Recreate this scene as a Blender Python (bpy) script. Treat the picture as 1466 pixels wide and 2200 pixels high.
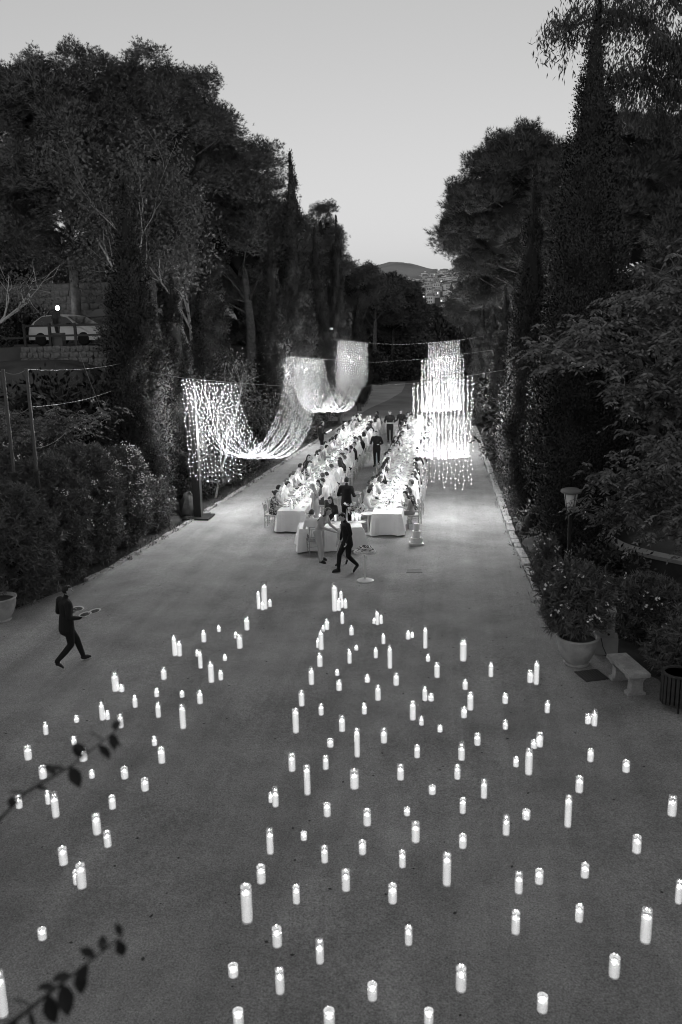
import bpy, bmesh, math, random
import numpy as np
from mathutils import Matrix, Vector
R = math.radians
rng = np.random.default_rng(7)
random.seed(7)
for o in list(bpy.data.objects): bpy.data.objects.remove(o)
SC = bpy.context.scene
COL = SC.collection

# ------------------------------------------------------------------ camera
cam_d = bpy.data.cameras.new('camera'); cam = bpy.data.objects.new('camera', cam_d); COL.objects.link(cam)
cam_d.sensor_fit = 'VERTICAL'; cam_d.sensor_height = 36.0; cam_d.lens = 1800.0/2200.0*36.0
cam_d.clip_start = 0.1; cam_d.clip_end = 20000
P_, RO_, YA_ = R(12.8), R(1.2), R(7.6)
fw = Vector((-math.sin(YA_)*math.cos(P_), math.cos(YA_)*math.cos(P_), -math.sin(P_)))
r0 = Vector((math.cos(YA_), math.sin(YA_), 0)); u0 = r0.cross(fw)
rr = r0*math.cos(RO_) - u0*math.sin(RO_); uu = rr.cross(fw)
cam.matrix_world = Matrix(((rr.x, uu.x, -fw.x, 0), (rr.y, uu.y, -fw.y, 0), (rr.z, uu.z, -fw.z, 7.0), (0, 0, 0, 1)))
cam_d.dof.use_dof = True; cam_d.dof.focus_distance = 24.0; cam_d.dof.aperture_fstop = 1.8
SC.camera = cam

# ------------------------------------------------------------------ sky, sun, exposure
SUN_EL, SUN_ROT = R(1.0), R(180)
W = bpy.data.worlds.new('World'); SC.world = W; W.use_nodes = True
nt = W.node_tree; nt.nodes.clear()
sky = nt.nodes.new('ShaderNodeTexSky'); sky.sky_type = 'NISHITA'; sky.sun_disc = False
sky.sun_elevation = SUN_EL; sky.sun_rotation = SUN_ROT; sky.air_density = 1.0; sky.dust_density = 0.6; sky.ozone_density = 1.0
bw = nt.nodes.new('ShaderNodeRGBToBW'); bg = nt.nodes.new('ShaderNodeBackground'); wo = nt.nodes.new('ShaderNodeOutputWorld')
bg.inputs['Strength'].default_value = 0.15
pw = nt.nodes.new('ShaderNodeMath'); pw.operation = 'POWER'; pw.inputs[1].default_value = 0.62   # hazy, even dusk sky in monochrome
nt.links.new(sky.outputs[0], bw.inputs[0]); nt.links.new(bw.outputs[0], pw.inputs[0]); nt.links.new(pw.outputs[0], bg.inputs[0]); nt.links.new(bg.outputs[0], wo.inputs[0])
sl = bpy.data.lights.new('sun', 'SUN'); sl.energy = 0.07; sl.angle = R(20)
so = bpy.data.objects.new('sun', sl); COL.objects.link(so)
sd = Vector((math.sin(SUN_ROT)*math.cos(SUN_EL), math.cos(SUN_ROT)*math.cos(SUN_EL), math.sin(SUN_EL)))
so.rotation_euler = sd.to_track_quat('Z', 'Y').to_euler(); so.location = (0, 0, 60)
SC.view_settings.view_transform = 'Standard'; SC.view_settings.look = 'None'
SC.view_settings.exposure = 1.80; SC.view_settings.gamma = 1.0; SC.view_settings.use_curve_mapping = False
SC.cycles.use_denoising = True; SC.cycles.pixel_filter_type = 'BLACKMAN_HARRIS'; SC.cycles.filter_width = 1.1
SC.cycles.max_bounces = 6; SC.cycles.transparent_max_bounces = 24; SC.cycles.diffuse_bounces = 3
SC.cycles.glossy_bounces = 2; SC.cycles.transmission_bounces = 4
SC.cycles.caustics_reflective = False; SC.cycles.caustics_refractive = False
SC.cycles.sample_clamp_indirect = 4.0; SC.cycles.use_light_tree = True
SC.render.film_transparent = False

# ------------------------------------------------------------------ materials (all greys: the photograph is monochrome)
MATS = {}
def mat(name, v, rough=0.75, var=0.0, scale=3.0, bump=0.0, bscale=40.0, spec=0.25, detail=4, metal=0.0, coord='Object', var2=0.0, scale2=60.0):
    if name in MATS: return MATS[name]
    m = bpy.data.materials.new(name); m.use_nodes = True; n = m.node_tree.nodes; l = m.node_tree.links
    b = n['Principled BSDF']; b.inputs['Roughness'].default_value = rough; b.inputs['Metallic'].default_value = metal
    b.inputs['Specular IOR Level'].default_value = spec
    b.inputs['Base Color'].default_value = (v, v, v, 1)
    if var or bump or var2:
        tc = n.new('ShaderNodeTexCoord')
    last = None
    def noise(sc, det):
        t = n.new('ShaderNodeTexNoise'); t.inputs['Scale'].default_value = sc; t.inputs['Detail'].default_value = det
        l.new(tc.outputs[coord], t.inputs['Vector']); return t
    if var:
        t = noise(scale, detail); mr = n.new('ShaderNodeMapRange')
        mr.inputs[1].default_value = 0.3; mr.inputs[2].default_value = 0.7
        mr.inputs[3].default_value = v*(1-var); mr.inputs[4].default_value = v*(1+var)
        l.new(t.outputs[0], mr.inputs[0]); last = mr.outputs[0]
        if var2:
            t2 = noise(scale2, 3); m2 = n.new('ShaderNodeMapRange')
            m2.inputs[1].default_value = 0.3; m2.inputs[2].default_value = 0.7
            m2.inputs[3].default_value = 1-var2; m2.inputs[4].default_value = 1+var2
            l.new(t2.outputs[0], m2.inputs[0]); mu = n.new('ShaderNodeMath'); mu.operation = 'MULTIPLY'
            l.new(last, mu.inputs[0]); l.new(m2.outputs[0], mu.inputs[1]); last = mu.outputs[0]
        l.new(last, b.inputs['Base Color'])
    if bump:
        t = noise(bscale, 3); bp = n.new('ShaderNodeBump'); bp.inputs['Strength'].default_value = bump; bp.inputs['Distance'].default_value = 0.02
        l.new(t.outputs[0], bp.inputs['Height']); l.new(bp.outputs[0], b.inputs['Normal'])
    MATS[name] = m; return m
def emit(name, s, v=1.0, nee=True):
    if name in MATS: return MATS[name]
    m = bpy.data.materials.new(name); m.use_nodes = True; m.cycles.emission_sampling = 'FRONT_BACK' if nee else 'NONE'; n = m.node_tree.nodes; n.clear(); l = m.node_tree.links
    e = n.new('ShaderNodeEmission'); e.inputs[0].default_value = (v, v, v, 1); e.inputs[1].default_value = s
    o = n.new('ShaderNodeOutputMaterial'); l.new(e.outputs[0], o.inputs[0]); MATS[name] = m; return m
def glass(name, tint=0.96, gl=0.5):
    if name in MATS: return MATS[name]
    m = bpy.data.materials.new(name); m.use_nodes = True; n = m.node_tree.nodes; n.clear(); l = m.node_tree.links
    t = n.new('ShaderNodeBsdfTransparent'); t.inputs[0].default_value = (tint, tint, tint, 1)
    g = n.new('ShaderNodeBsdfGlossy'); g.inputs['Roughness'].default_value = 0.08; g.inputs['Color'].default_value = (1, 1, 1, 1)
    lw = n.new('ShaderNodeLayerWeight'); lw.inputs[0].default_value = gl
    mp = n.new('ShaderNodeMapRange'); mp.inputs[3].default_value = 0.05; mp.inputs[4].default_value = 0.75
    mx = n.new('ShaderNodeMixShader'); o = n.new('ShaderNodeOutputMaterial')
    l.new(lw.outputs['Facing'], mp.inputs[0]); l.new(mp.outputs[0], mx.inputs[0]); l.new(t.outputs[0], mx.inputs[1]); l.new(g.outputs[0], mx.inputs[2]); l.new(mx.outputs[0], o.inputs[0])
    MATS[name] = m; return m
def leafmat(name, v, var=0.45, scale=0.9):
    if name in MATS: return MATS[name]
    m = mat(name, v, rough=0.6, var=var, scale=scale, spec=0.2, detail=3); return m
def wax_mat():
    m = bpy.data.materials.new('wax'); m.use_nodes = True; b = m.node_tree.nodes['Principled BSDF']
    b.inputs['Base Color'].default_value = (.85, .85, .85, 1); b.inputs['Roughness'].default_value = .45
    b.inputs['Subsurface Weight'].default_value = .7; b.inputs['Subsurface Radius'].default_value = (1, 1, 1); b.inputs['Subsurface Scale'].default_value = .08
    b.inputs['Emission Color'].default_value = (1, 1, 1, 1); b.inputs['Emission Strength'].default_value = WAX_GLOW; m.cycles.emission_sampling = 'NONE'  # flame light spreading through the wax is put in as even emission
    MATS['wax'] = m; return m
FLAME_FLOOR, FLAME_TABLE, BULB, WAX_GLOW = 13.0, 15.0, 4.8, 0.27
W_BULB, W_TABLE, W_FLOOR = 50.0, 12.0, 0.42

# ------------------------------------------------------------------ mesh helpers
class MB:
    def __init__(s): s.v = []; s.f = []; s.m = []
    def add(s, vs, fs, mi=0):
        k = len(s.v); s.v += [tuple(p) for p in vs]; s.f += [tuple(i+k for i in f) for f in fs]; s.m += [mi]*len(fs); return s
    def box(s, c, d, rz=0, mi=0, top=1.0):
        cx, cy, cz = c; a, b, h = d[0]/2, d[1]/2, d[2]/2; vs = []
        ca, sa = math.cos(rz), math.sin(rz)
        for z, k in ((-h, 1), (h, top)):
            for x, y in ((-a, -b), (a, -b), (a, b), (-a, b)):
                x, y = x*k, y*k; vs.append((cx+x*ca-y*sa, cy+x*sa+y*ca, cz+z))
        return s.add(vs, [(3, 2, 1, 0), (4, 5, 6, 7), (0, 1, 5, 4), (1, 2, 6, 5), (2, 3, 7, 6), (3, 0, 4, 7)], mi)
    def tube(s, pts, rad, n=6, mi=0, cap=True, side=None, flat=1.0):
        pts = [Vector(p) for p in pts]; N = len(pts)
        if not hasattr(rad, '__len__'): rad = [rad]*N
        vs = []; ref = Vector(side) if side is not None else None
        for i, p in enumerate(pts):
            t = (pts[min(i+1, N-1)]-pts[max(i-1, 0)])
            t = t.normalized() if t.length > 1e-9 else Vector((0, 0, 1))
            if ref is None: ref = Vector((1, 0, 0)) if abs(t.x) < .9 else Vector((0, 1, 0))
            a = (ref-t*ref.dot(t))
            if a.length < 1e-4: a = t.orthogonal()
            a.normalize(); b = t.cross(a)
            if side is None: ref = a
            ra = rad[i]; rb = ra
            if hasattr(ra, '__len__'): ra, rb = ra
            else: rb = ra*flat
            for k in range(n):
                w = 2*math.pi*k/n; vs.append(p+a*(ra*math.cos(w))+b*(rb*math.sin(w)))
        fs = []
        for i in range(N-1):
            for k in range(n): fs.append((i*n+k, i*n+(k+1) % n, (i+1)*n+(k+1) % n, (i+1)*n+k))
        if cap: fs.append(tuple(range(n-1, -1, -1))); fs.append(tuple((N-1)*n+k for k in range(n)))
        return s.add(vs, fs, mi)
    def lathe(s, prof, n=16, c=(0, 0, 0), mi=0, sx=1, sy=1):
        vs = []; fs = []
        for r_, z in prof:
            for k in range(n): w = 2*math.pi*k/n; vs.append((c[0]+r_*math.cos(w)*sx, c[1]+r_*math.sin(w)*sy, c[2]+z))
        for i in range(len(prof)-1):
            for k in range(n): fs.append((i*n+k, i*n+(k+1) % n, (i+1)*n+(k+1) % n, (i+1)*n+k))
        if prof[0][0] > 1e-6: fs.append(tuple(range(n-1, -1, -1)))
        if prof[-1][0] > 1e-6: fs.append(tuple((len(prof)-1)*n+k for k in range(n)))
        return s.add(vs, fs, mi)
    def prism(s, poly, axis, a, b, mi=0):
        n = len(poly); vs = []
        for t in (a, b):
            for p in poly:
                q = [0, 0, 0]; k = [i for i in range(3) if i != axis]; q[k[0]], q[k[1]] = p; q[axis] = t; vs.append(q)
        fs = [tuple(range(n)), tuple(range(2*n-1, n-1, -1))]
        for i in range(n): j = (i+1) % n; fs.append((j, i, n+i, n+j))
        return s.add(vs, fs, mi)
    def mesh(s, name='m', smooth=False, recalc=False):
        me = bpy.data.meshes.new(name); me.from_pydata(s.v, [], s.f)
        if any(s.m): me.polygons.foreach_set('material_index', s.m)
        if smooth: me.polygons.foreach_set('use_smooth', [True]*len(me.polygons))
        if recalc:
            bm = bmesh.new(); bm.from_mesh(me); bmesh.ops.recalc_face_normals(bm, faces=bm.faces); bm.to_mesh(me); bm.free()
        me.update(); return me
def obj(name, me, m=None, parent=None, loc=None, rz=None, scale=None):
    if isinstance(me, MB): me = me.mesh(name, recalc=True)
    if m is not None and len(me.materials) == 0:
        for k in (m if isinstance(m, (list, tuple)) else [m]): me.materials.append(k)
    o = bpy.data.objects.new(name, me); COL.objects.link(o)
    if parent is not None: o.parent = parent
    if loc is not None: o.location = loc
    if rz is not None: o.rotation_euler = (0, 0, rz)
    if scale is not None: o.scale = scale
    return o
def tag(o, label, cat, group=None, kind=None):
    if label: o['label'] = label
    if cat: o['category'] = cat
    if group: o['group'] = group
    if kind: o['kind'] = kind
    return o
def thing(name, label, cat, loc=(0, 0, 0), rz=0, group=None, scale=None):
    o = bpy.data.objects.new(name, None); o.empty_display_size = .1; COL.objects.link(o)
    o.location = loc; o.rotation_euler = (0, 0, rz)
    if scale is not None: o.scale = scale
    return tag(o, label, cat, group)
LAMPS = {}
def plight(name, watts, parent, loc, rad=.012):
    k = (name, watts, rad)
    if k not in LAMPS: d = bpy.data.lights.new(name, 'POINT'); d.energy = watts; d.shadow_soft_size = rad; LAMPS[k] = d
    o = bpy.data.objects.new(name, LAMPS[k]); COL.objects.link(o); o.parent = parent; o.location = loc; return o
def struct(name, me, m, label=None):
    o = obj(name, me, m); o['kind'] = 'structure'
    if label: o['label'] = label
    return o
def kids(root, parts):
    """parts: list of (name, mesh, material)"""
    return [obj(n, me, m, root) for n, me, m in parts]
ONES = 'zeroth first second third fourth fifth sixth seventh eighth ninth tenth eleventh twelfth thirteenth fourteenth fifteenth sixteenth seventeenth eighteenth nineteenth'.split()
TENS = {20: 'twent', 30: 'thirt', 40: 'fort', 50: 'fift', 60: 'sixt'}
def nth(n):
    if n < 20: return ONES[n]
    t = n//10*10
    return TENS[t]+'ieth' if n == t else TENS[t]+'y-'+ONES[n-t]

# ------------------------------------------------------------------ leaf meshes with numpy
def unit(a): return a/np.maximum(np.linalg.norm(a, axis=-1, keepdims=True), 1e-9)
def fast_mesh(name, V, nper, N=None):
    """V (n*nper,3): every nper consecutive vertices form one face; N (n,3): shading normal of every face (soft clumps)"""
    V = np.ascontiguousarray(V, np.float32); n = len(V)//nper
    if N is not None:
        F = V.reshape(n, nper, 3).copy(); ng = np.cross(F[:, 1]-F[:, 0], F[:, 2]-F[:, 0]); neg = (ng*N).sum(1) < 0
        F[neg] = F[neg][:, ::-1]; N = unit(N*.9+unit(np.where(neg[:, None], -ng, ng))*.18); V = np.ascontiguousarray(F.reshape(-1, 3), np.float32)
    me = bpy.data.meshes.new(name); me.vertices.add(len(V)); me.vertices.foreach_set('co', V.ravel())
    me.loops.add(len(V)); me.loops.foreach_set('vertex_index', np.arange(len(V), dtype=np.int32))
    me.polygons.add(n); me.polygons.foreach_set('loop_start', np.arange(0, len(V), nper, dtype=np.int32))
    try: me.polygons.foreach_set('loop_total', np.full(n, nper, np.int32))
    except Exception: pass
    me.update(calc_edges=True)
    if N is not None:
        me.polygons.foreach_set('use_smooth', np.ones(n, bool)); me.normals_split_custom_set_from_vertices(np.repeat(N, nper, 0).astype(np.float32))
    return me
def needles(P, D, L, Wd, g):
    """thin triangles"""
    n = len(P); S = unit(np.cross(D, g.normal(size=(n, 3))))
    L = np.broadcast_to(L, (n,))[:, None]; Wd = np.broadcast_to(Wd, (n,))[:, None]
    V = np.stack([P-S*Wd/2, P+S*Wd/2, P+D*L], 1); return V.reshape(-1, 3)
def leaves(P, D, L, Wd, g, droop=0.0):
    """diamond leaves (quads)"""
    n = len(P); S = unit(np.cross(D, g.normal(size=(n, 3))))
    L = np.broadcast_to(L, (n,))[:, None]; Wd = np.broadcast_to(Wd, (n,))[:, None]
    tip = P+D*L; tip[:, 2] -= droop*L[:, 0]
    mid = P+D*L*.45
    V = np.stack([P, mid+S*Wd/2, tip, mid-S*Wd/2], 1); return V.reshape(-1, 3)
def sph(g, n): return unit(g.normal(size=(n, 3)))

def cypress_meshes(h, r, seed, lumps=900, per=42, ls=1.25):
    g = np.random.default_rng(seed)
    def prof(t): return r*np.clip(np.minimum((t/.16)**.6*.75+.25, 1.0)*(1-np.clip((t-.25)/.76, 0, 1)**1.35), 0, 1)*(1+.0*t)
    t = g.beta(1.15, 1.75, lumps*3); t = t[g.random(lumps*3) < (prof(t)/r+.12)][:lumps]; n = len(t)
    ang = g.random(n)*6.283
    wob = 1+.16*np.sin(ang*3+t*14+seed)+.10*np.sin(ang*5-t*31)+.07*np.sin(t*60+ang*2)
    rad = prof(t)*wob*((.80+.30*g.random(n)**1.3) if ls > .8 else (.86+.17*g.random(n)))
    z = .9+(h-.9)*t
    lean = .04*np.sin(t*5+seed)*h*.1
    Cn = np.stack([np.cos(ang)*rad+lean, np.sin(ang)*rad, z], 1)
    out = np.stack([np.cos(ang), np.sin(ang), np.full(n, .0)], 1)
    C3 = np.repeat(Cn, per, 0); O3 = np.repeat(out, per, 0); m = len(C3)
    off = g.normal(size=(m, 3))*np.array([.085, .085, .19])*(.5+r*.5)*(1.3-np.repeat(t, per)[:, None]*.6)
    P = C3+off
    D = unit(O3*.55+np.array([0, 0, .75])+g.normal(size=(m, 3))*.42)
    Lf = g.uniform(.05, .115, m)*ls; V = leaves(P, D, Lf, Lf*.45, g)
    # spiky leader
    k = 160; tz = g.random(k); P2 = np.stack([g.normal(size=k)*.05*(1-tz)+lean[-1]*0, g.normal(size=k)*.05*(1-tz), h-.7+tz*.75], 1)
    D2 = unit(g.normal(size=(k, 3))*.35+np.array([0, 0, 1])); V = np.concatenate([V, leaves(P2, D2, np.full(k, .16), .06, g)])
    Nn = unit(O3*.9+unit(off)*.75+np.array([0, 0, .35])); Nn = np.concatenate([Nn, unit(D2+sph(g, k))])
    crown = fast_mesh('cypress_crown', V, 4, Nn)
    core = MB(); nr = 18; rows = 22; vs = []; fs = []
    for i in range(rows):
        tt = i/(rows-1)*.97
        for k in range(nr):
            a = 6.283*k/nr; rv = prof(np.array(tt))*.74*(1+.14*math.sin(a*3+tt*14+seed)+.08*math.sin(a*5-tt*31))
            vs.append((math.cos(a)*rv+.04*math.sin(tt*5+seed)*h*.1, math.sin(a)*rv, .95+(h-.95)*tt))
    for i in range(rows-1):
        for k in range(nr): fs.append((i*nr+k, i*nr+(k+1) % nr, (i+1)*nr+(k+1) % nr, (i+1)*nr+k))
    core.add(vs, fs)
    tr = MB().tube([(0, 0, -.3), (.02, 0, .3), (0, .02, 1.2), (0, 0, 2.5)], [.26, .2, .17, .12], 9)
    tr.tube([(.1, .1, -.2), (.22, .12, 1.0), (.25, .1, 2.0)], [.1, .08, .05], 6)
    return crown, core.mesh('core', smooth=True), tr.mesh('trunk', smooth=True)

def bough_mesh(seed, n, L, Wd, up, spread=.5):
    """one rounded bough of needles, radius about 1, shared by many boughs"""
    g = np.random.default_rng(seed); nt_ = n//7; d = sph(g, nt_); d[:, 2] = np.where(d[:, 2] < -.45, -d[:, 2], d[:, 2])
    lump = 1+.17*np.sin(d[:, :1]*6+seed)+.15*np.sin(d[:, 1:2]*8+seed*2)+.12*np.sin(d[:, 2:]*9+seed*3)
    Cn = d*(.28+.74*g.random(nt_)**.5)[:, None]*lump; C3 = np.repeat(Cn, 7, 0); d3 = np.repeat(d, 7, 0)
    D = unit(unit(d3+np.array([0, 0, up]))+g.normal(size=d3.shape)*spread); V = needles(C3+g.normal(size=C3.shape)*.02, D, g.uniform(.6, 1.2, len(C3))*L, Wd, g)
    return fast_mesh('bough', V, 3, unit(d3+g.normal(size=d3.shape)*.25+np.array([0, 0, .2])))
BOUGH = {}
def boughs(kind):
    if kind not in BOUGH:
        n, L, Wd, up = {'soft': (9000, .13, .020, .25), 'spiky': (7600, .24, .018, .75), 'far': (3600, .20, .045, .25)}[kind]
        BOUGH[kind] = [bough_mesh(700+k*7+len(kind), n, L, Wd, up) for k in range(4)]
    return BOUGH[kind]
def pine_meshes(clumps, seed, trunk_pts, trunk_r, kind='soft', limb_r=.08):
    """clumps: (n,4) x,y,z,r -> boughs; a dark lumpy heart inside the crown; trunk with limbs"""
    g = np.random.default_rng(seed); core = MB(); cl = np.asarray(clumps); tr = MB(); tp = [Vector(p) for p in trunk_pts]; tr.tube(tp, trunk_r, 9)
    for i in range(len(cl)):
        if g.random() < .55:
            e = Vector(cl[i, :3]); zz = e.z-g.uniform(.8, 3.0)
            b = min(((tp[k].lerp(tp[k+1], s)) for k in range(len(tp)-1) for s in (0, .25, .5, .75, 1)), key=lambda q: abs(q.z-zz))
            m1 = b.lerp(e, .5)+Vector(g.normal(size=3)*.25); tr.tube([b, m1, e], [limb_r, limb_r*.65, limb_r*.25], 5)
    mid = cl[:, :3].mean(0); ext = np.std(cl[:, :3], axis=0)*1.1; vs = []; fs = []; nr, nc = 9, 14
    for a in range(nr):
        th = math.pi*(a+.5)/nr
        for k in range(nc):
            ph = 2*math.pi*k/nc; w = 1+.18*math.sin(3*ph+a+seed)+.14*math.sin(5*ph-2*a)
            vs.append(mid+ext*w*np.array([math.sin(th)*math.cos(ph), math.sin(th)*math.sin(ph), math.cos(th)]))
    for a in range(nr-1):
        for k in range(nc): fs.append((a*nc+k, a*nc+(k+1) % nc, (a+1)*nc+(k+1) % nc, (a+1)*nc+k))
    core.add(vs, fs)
    return ('boughs', kind, cl, seed), core.mesh('core', smooth=True), tr.mesh('trunk', smooth=True)

def dome_clumps(g, c, rad, n, rmin, rmax, flat=0.3):
    """clump centres through the outer part of an ellipsoid, underside thinned"""
    out = []
    while len(out) < n:
        d = sph(g, 1)[0]
        if d[2] < -flat and g.random() < .75: continue
        k = .55+.42*g.random()**.6
        out.append((c[0]+d[0]*rad[0]*k, c[1]+d[1]*rad[1]*k, c[2]+d[2]*rad[2]*k, g.uniform(rmin, rmax)))
    return np.array(out)

def bush_meshes(clumps, seed, per_m2=90, L=.16, Wd=.06, up=.2, droop=0.0, core=True):
    g = np.random.default_rng(seed); Vs = []; Ns = []; cm = MB()
    for (x, y, z, r_) in clumps:
        n = int(per_m2*12.5*r_*r_*.6); d = sph(g, n)
        rad = r_*(.55+.5*g.random(n))[:, None]*(1+.2*np.sin(d[:, :1]*6+x*3)+.15*np.sin(d[:, 1:2]*8+y*3))
        P = np.array([x, y, z])+d*rad*np.array([1, 1, .85]); D = unit(d+np.array([0, 0, up])+g.normal(size=(n, 3))*.55)
        Lf = g.uniform(.65, 1.2, n)*L; Vs.append(leaves(P, D, Lf, Lf*(Wd/L), g, droop)); Ns.append(unit(d+np.array([0, 0, .25])))
        if core:
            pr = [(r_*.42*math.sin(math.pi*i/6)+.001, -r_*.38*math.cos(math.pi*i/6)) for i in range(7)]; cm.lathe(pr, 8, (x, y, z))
    return fast_mesh('foliage', np.concatenate(Vs), 4, np.concatenate(Ns)), cm.mesh('core', smooth=True)
def tree_parts(root, crown, core, trunk, lm, tm, cm):
    if isinstance(crown, tuple):
        _, kind, cl, seed = crown; g = np.random.default_rng(seed+1); c = bpy.data.objects.new('crown', None); c.empty_display_size = .1; COL.objects.link(c); c.parent = root
        for x, y, z, r_ in cl:
            o = obj('bough', boughs(kind)[g.integers(4)], None, c, (x, y, z), None, (r_*1.06*g.uniform(.9, 1.15), r_*1.06, r_*.86)); o.rotation_euler = (g.normal()*.25, g.normal()*.25, g.random()*6.28)
            if not o.data.materials: o.data.materials.append(lm)
            o.material_slots[0].link = 'OBJECT'; o.material_slots[0].material = lm
    else: c = obj('crown', crown, lm, root); c['kind'] = 'stuff'
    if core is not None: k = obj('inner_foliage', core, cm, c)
    if trunk is not None: obj('trunk', trunk, tm, root)
# ================================================================== STRUCTURE
def sstep(x): x = np.clip(x, 0, 1); return x*x*(3-2*x)
def terrain_h(x, y):
    x = np.asarray(x, float); y = np.asarray(y, float)
    h = 5.5*sstep((-12.3-x)/4.2)*sstep((y-24)/11.0)
    h = h+1.1*sstep((x-4.6)/.8)*sstep((y-15)/4.0)*(1-sstep((y-60)/30))
    far = sstep((y-150)/500.0)
    h = h-6*sstep((y-115)/60.0)*(1-.0*far)
    return h
def gravel_mat():
    m = bpy.data.materials.new('gravel'); m.use_nodes = True; n = m.node_tree.nodes; l = m.node_tree.links; bs = n['Principled BSDF']; bs.inputs['Roughness'].default_value = .92; bs.inputs['Specular IOR Level'].default_value = .12
    tc = n.new('ShaderNodeTexCoord'); val = None; hts = []
    def layer(sc, det, amp, stretch=None, lo=.3, hi=.7):
        nonlocal val
        src = tc.outputs['Object']
        if stretch: mp = n.new('ShaderNodeMapping'); mp.inputs['Scale'].default_value = stretch; l.new(src, mp.inputs[0]); src = mp.outputs[0]
        t = n.new('ShaderNodeTexNoise'); t.inputs['Scale'].default_value = sc; t.inputs['Detail'].default_value = det; t.inputs['Roughness'].default_value = .62; l.new(src, t.inputs['Vector'])
        mr = n.new('ShaderNodeMapRange'); mr.inputs[1].default_value = lo; mr.inputs[2].default_value = hi; mr.inputs[3].default_value = 1-amp; mr.inputs[4].default_value = 1+amp; l.new(t.outputs[0], mr.inputs[0])
        if val is None: val = mr.outputs[0]
        else: mu = n.new('ShaderNodeMath'); mu.operation = 'MULTIPLY'; l.new(val, mu.inputs[0]); l.new(mr.outputs[0], mu.inputs[1]); val = mu.outputs[0]
        return t
    layer(.16, 5, .24); layer(.9, 9, .20); layer(1.0, 4, .16, (1.3, .05, 1)); h = layer(42, 3, .42); layer(11, 4, .12)
    v = n.new('ShaderNodeTexVoronoi'); v.inputs['Scale'].default_value = 9; v.inputs['Randomness'].default_value = 1; l.new(tc.outputs['Object'], v.inputs['Vector'])
    mr = n.new('ShaderNodeMapRange'); mr.inputs[1].default_value = .06; mr.inputs[2].default_value = .13; mr.inputs[3].default_value = .55; mr.inputs[4].default_value = 1; l.new(v.outputs['Distance'], mr.inputs[0])
    mu = n.new('ShaderNodeMath'); mu.operation = 'MULTIPLY'; l.new(val, mu.inputs[0]); l.new(mr.outputs[0], mu.inputs[1]); m2 = n.new('ShaderNodeMath'); m2.operation = 'MULTIPLY'; l.new(mu.outputs[0], m2.inputs[0]); m2.inputs[1].default_value = .262; l.new(m2.outputs[0], bs.inputs['Base Color'])
    bp = n.new('ShaderNodeBump'); bp.inputs['Strength'].default_value = .8; bp.inputs['Distance'].default_value = .012; l.new(h.outputs[0], bp.inputs['Height']); l.new(bp.outputs[0], bs.inputs['Normal']); return m
M_grav = gravel_mat()
M_soil = mat('soil', .07, .95, var=.4, scale=.8, bump=.7, bscale=14, spec=.1)
M_stone = mat('stone', .36, .85, var=.28, scale=3.0, bump=.5, bscale=18, var2=.15, scale2=30)
M_darkstone = mat('wall_stone', .13, .9, var=.35, scale=2.2, bump=.6, bscale=14)
M_asph = mat('asphalt', .075, .85, var=.25, scale=1.2, bump=.3, bscale=60)
M_pave = mat('pale_paving', .36, .85, var=.18, scale=.5, bump=.2, bscale=30)
M_black = mat('black_metal', .012, .5, var=.3, scale=6, spec=.4)
M_plaster = mat('plaster', .36, .85, var=.2, scale=2.4, bump=.25, bscale=20)
M_terra = mat('pot_clay', .36, .8, var=.28, scale=3.2, bump=.3, bscale=26, var2=.1)
M_bark = mat('bark', .11, .95, var=.4, scale=5, bump=.8, bscale=16)
M_bark_pale = mat('pale_bark', .34, .85, var=.3, scale=3, bump=.3, bscale=14)
M_core = mat('inner_leaf', .02, .95)  # solid filler in crowns and bushes; shade between leaves put into its near-black colour
M_cyp = leafmat('cypress_leaf', .045, .5, 1.3)
M_pine = leafmat('pine_needle', .12, .45, .8)
M_pine2 = leafmat('pine_needle_dark', .085, .45, .8)
M_shrub = leafmat('shrub_leaf', .075, .45, 1.2)
M_olean = leafmat('oleander_leaf', .12, .4, 2.5)
M_broad = leafmat('broad_leaf', .085, .4, 1.0)
M_pinn = leafmat('pinnate_leaf', .16, .4, .9)
M_euc = leafmat('eucalyptus_leaf', .05, .4, 1.0)
M_petal = mat('white_petal', .75, .6)
M_wood = mat('chair_wood', .33, .5, var=.15, scale=6)
M_linen = mat('linen', .80, .85, var=.04, scale=2.5, bump=.12, bscale=90)
M_china = mat('white_china', .8, .25, spec=.5)
M_skin = [mat('skin_a', .42, .55), mat('skin_b', .33, .55), mat('skin_c', .50, .55)]
M_hairs = [mat('hair_dark', .012, .5, var=.4, scale=30), mat('hair_brown', .05, .5, var=.4, scale=30), mat('hair_fair', .26, .5, var=.3, scale=30), mat('hair_grey', .4, .6, var=.3, scale=30)]

# ground sheet reaching the horizon
def grid_mesh(xs, ys, hf):
    X, Y = np.meshgrid(xs, ys); Z = hf(X, Y); V = np.stack([X, Y, Z], -1).reshape(-1, 3); nx = len(xs)
    fs = [(j*nx+i, j*nx+i+1, (j+1)*nx+i+1, (j+1)*nx+i) for j in range(len(ys)-1) for i in range(nx-1)]
    me = bpy.data.meshes.new('terrain'); me.from_pydata(V.tolist(), [], fs); me.polygons.foreach_set('use_smooth', [True]*len(fs)); return me
xs = np.concatenate([[-5000, -2000, -800, -300, -120, -60], np.arange(-40, 24, 1.0), [26, 40, 80, 200, 600, 2000, 5000]])
ys = np.concatenate([[-60, -20, -8, 0, 5], np.arange(8, 64, 1.5), [66, 72, 80, 90, 105, 120, 140, 170, 220, 300, 400, 600, 1000, 2000, 4000, 7000]])
def ground_h(x, y):
    n = .10*np.sin(x*.7+y*.23)*np.sin(y*.41-x*.3)
    edge = np.maximum(sstep((-11.5-x)/2), sstep((x-4.4)/1.0))
    return terrain_h(x, y)+n*edge*sstep((200-y)/100)-.02*(1-edge)
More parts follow.
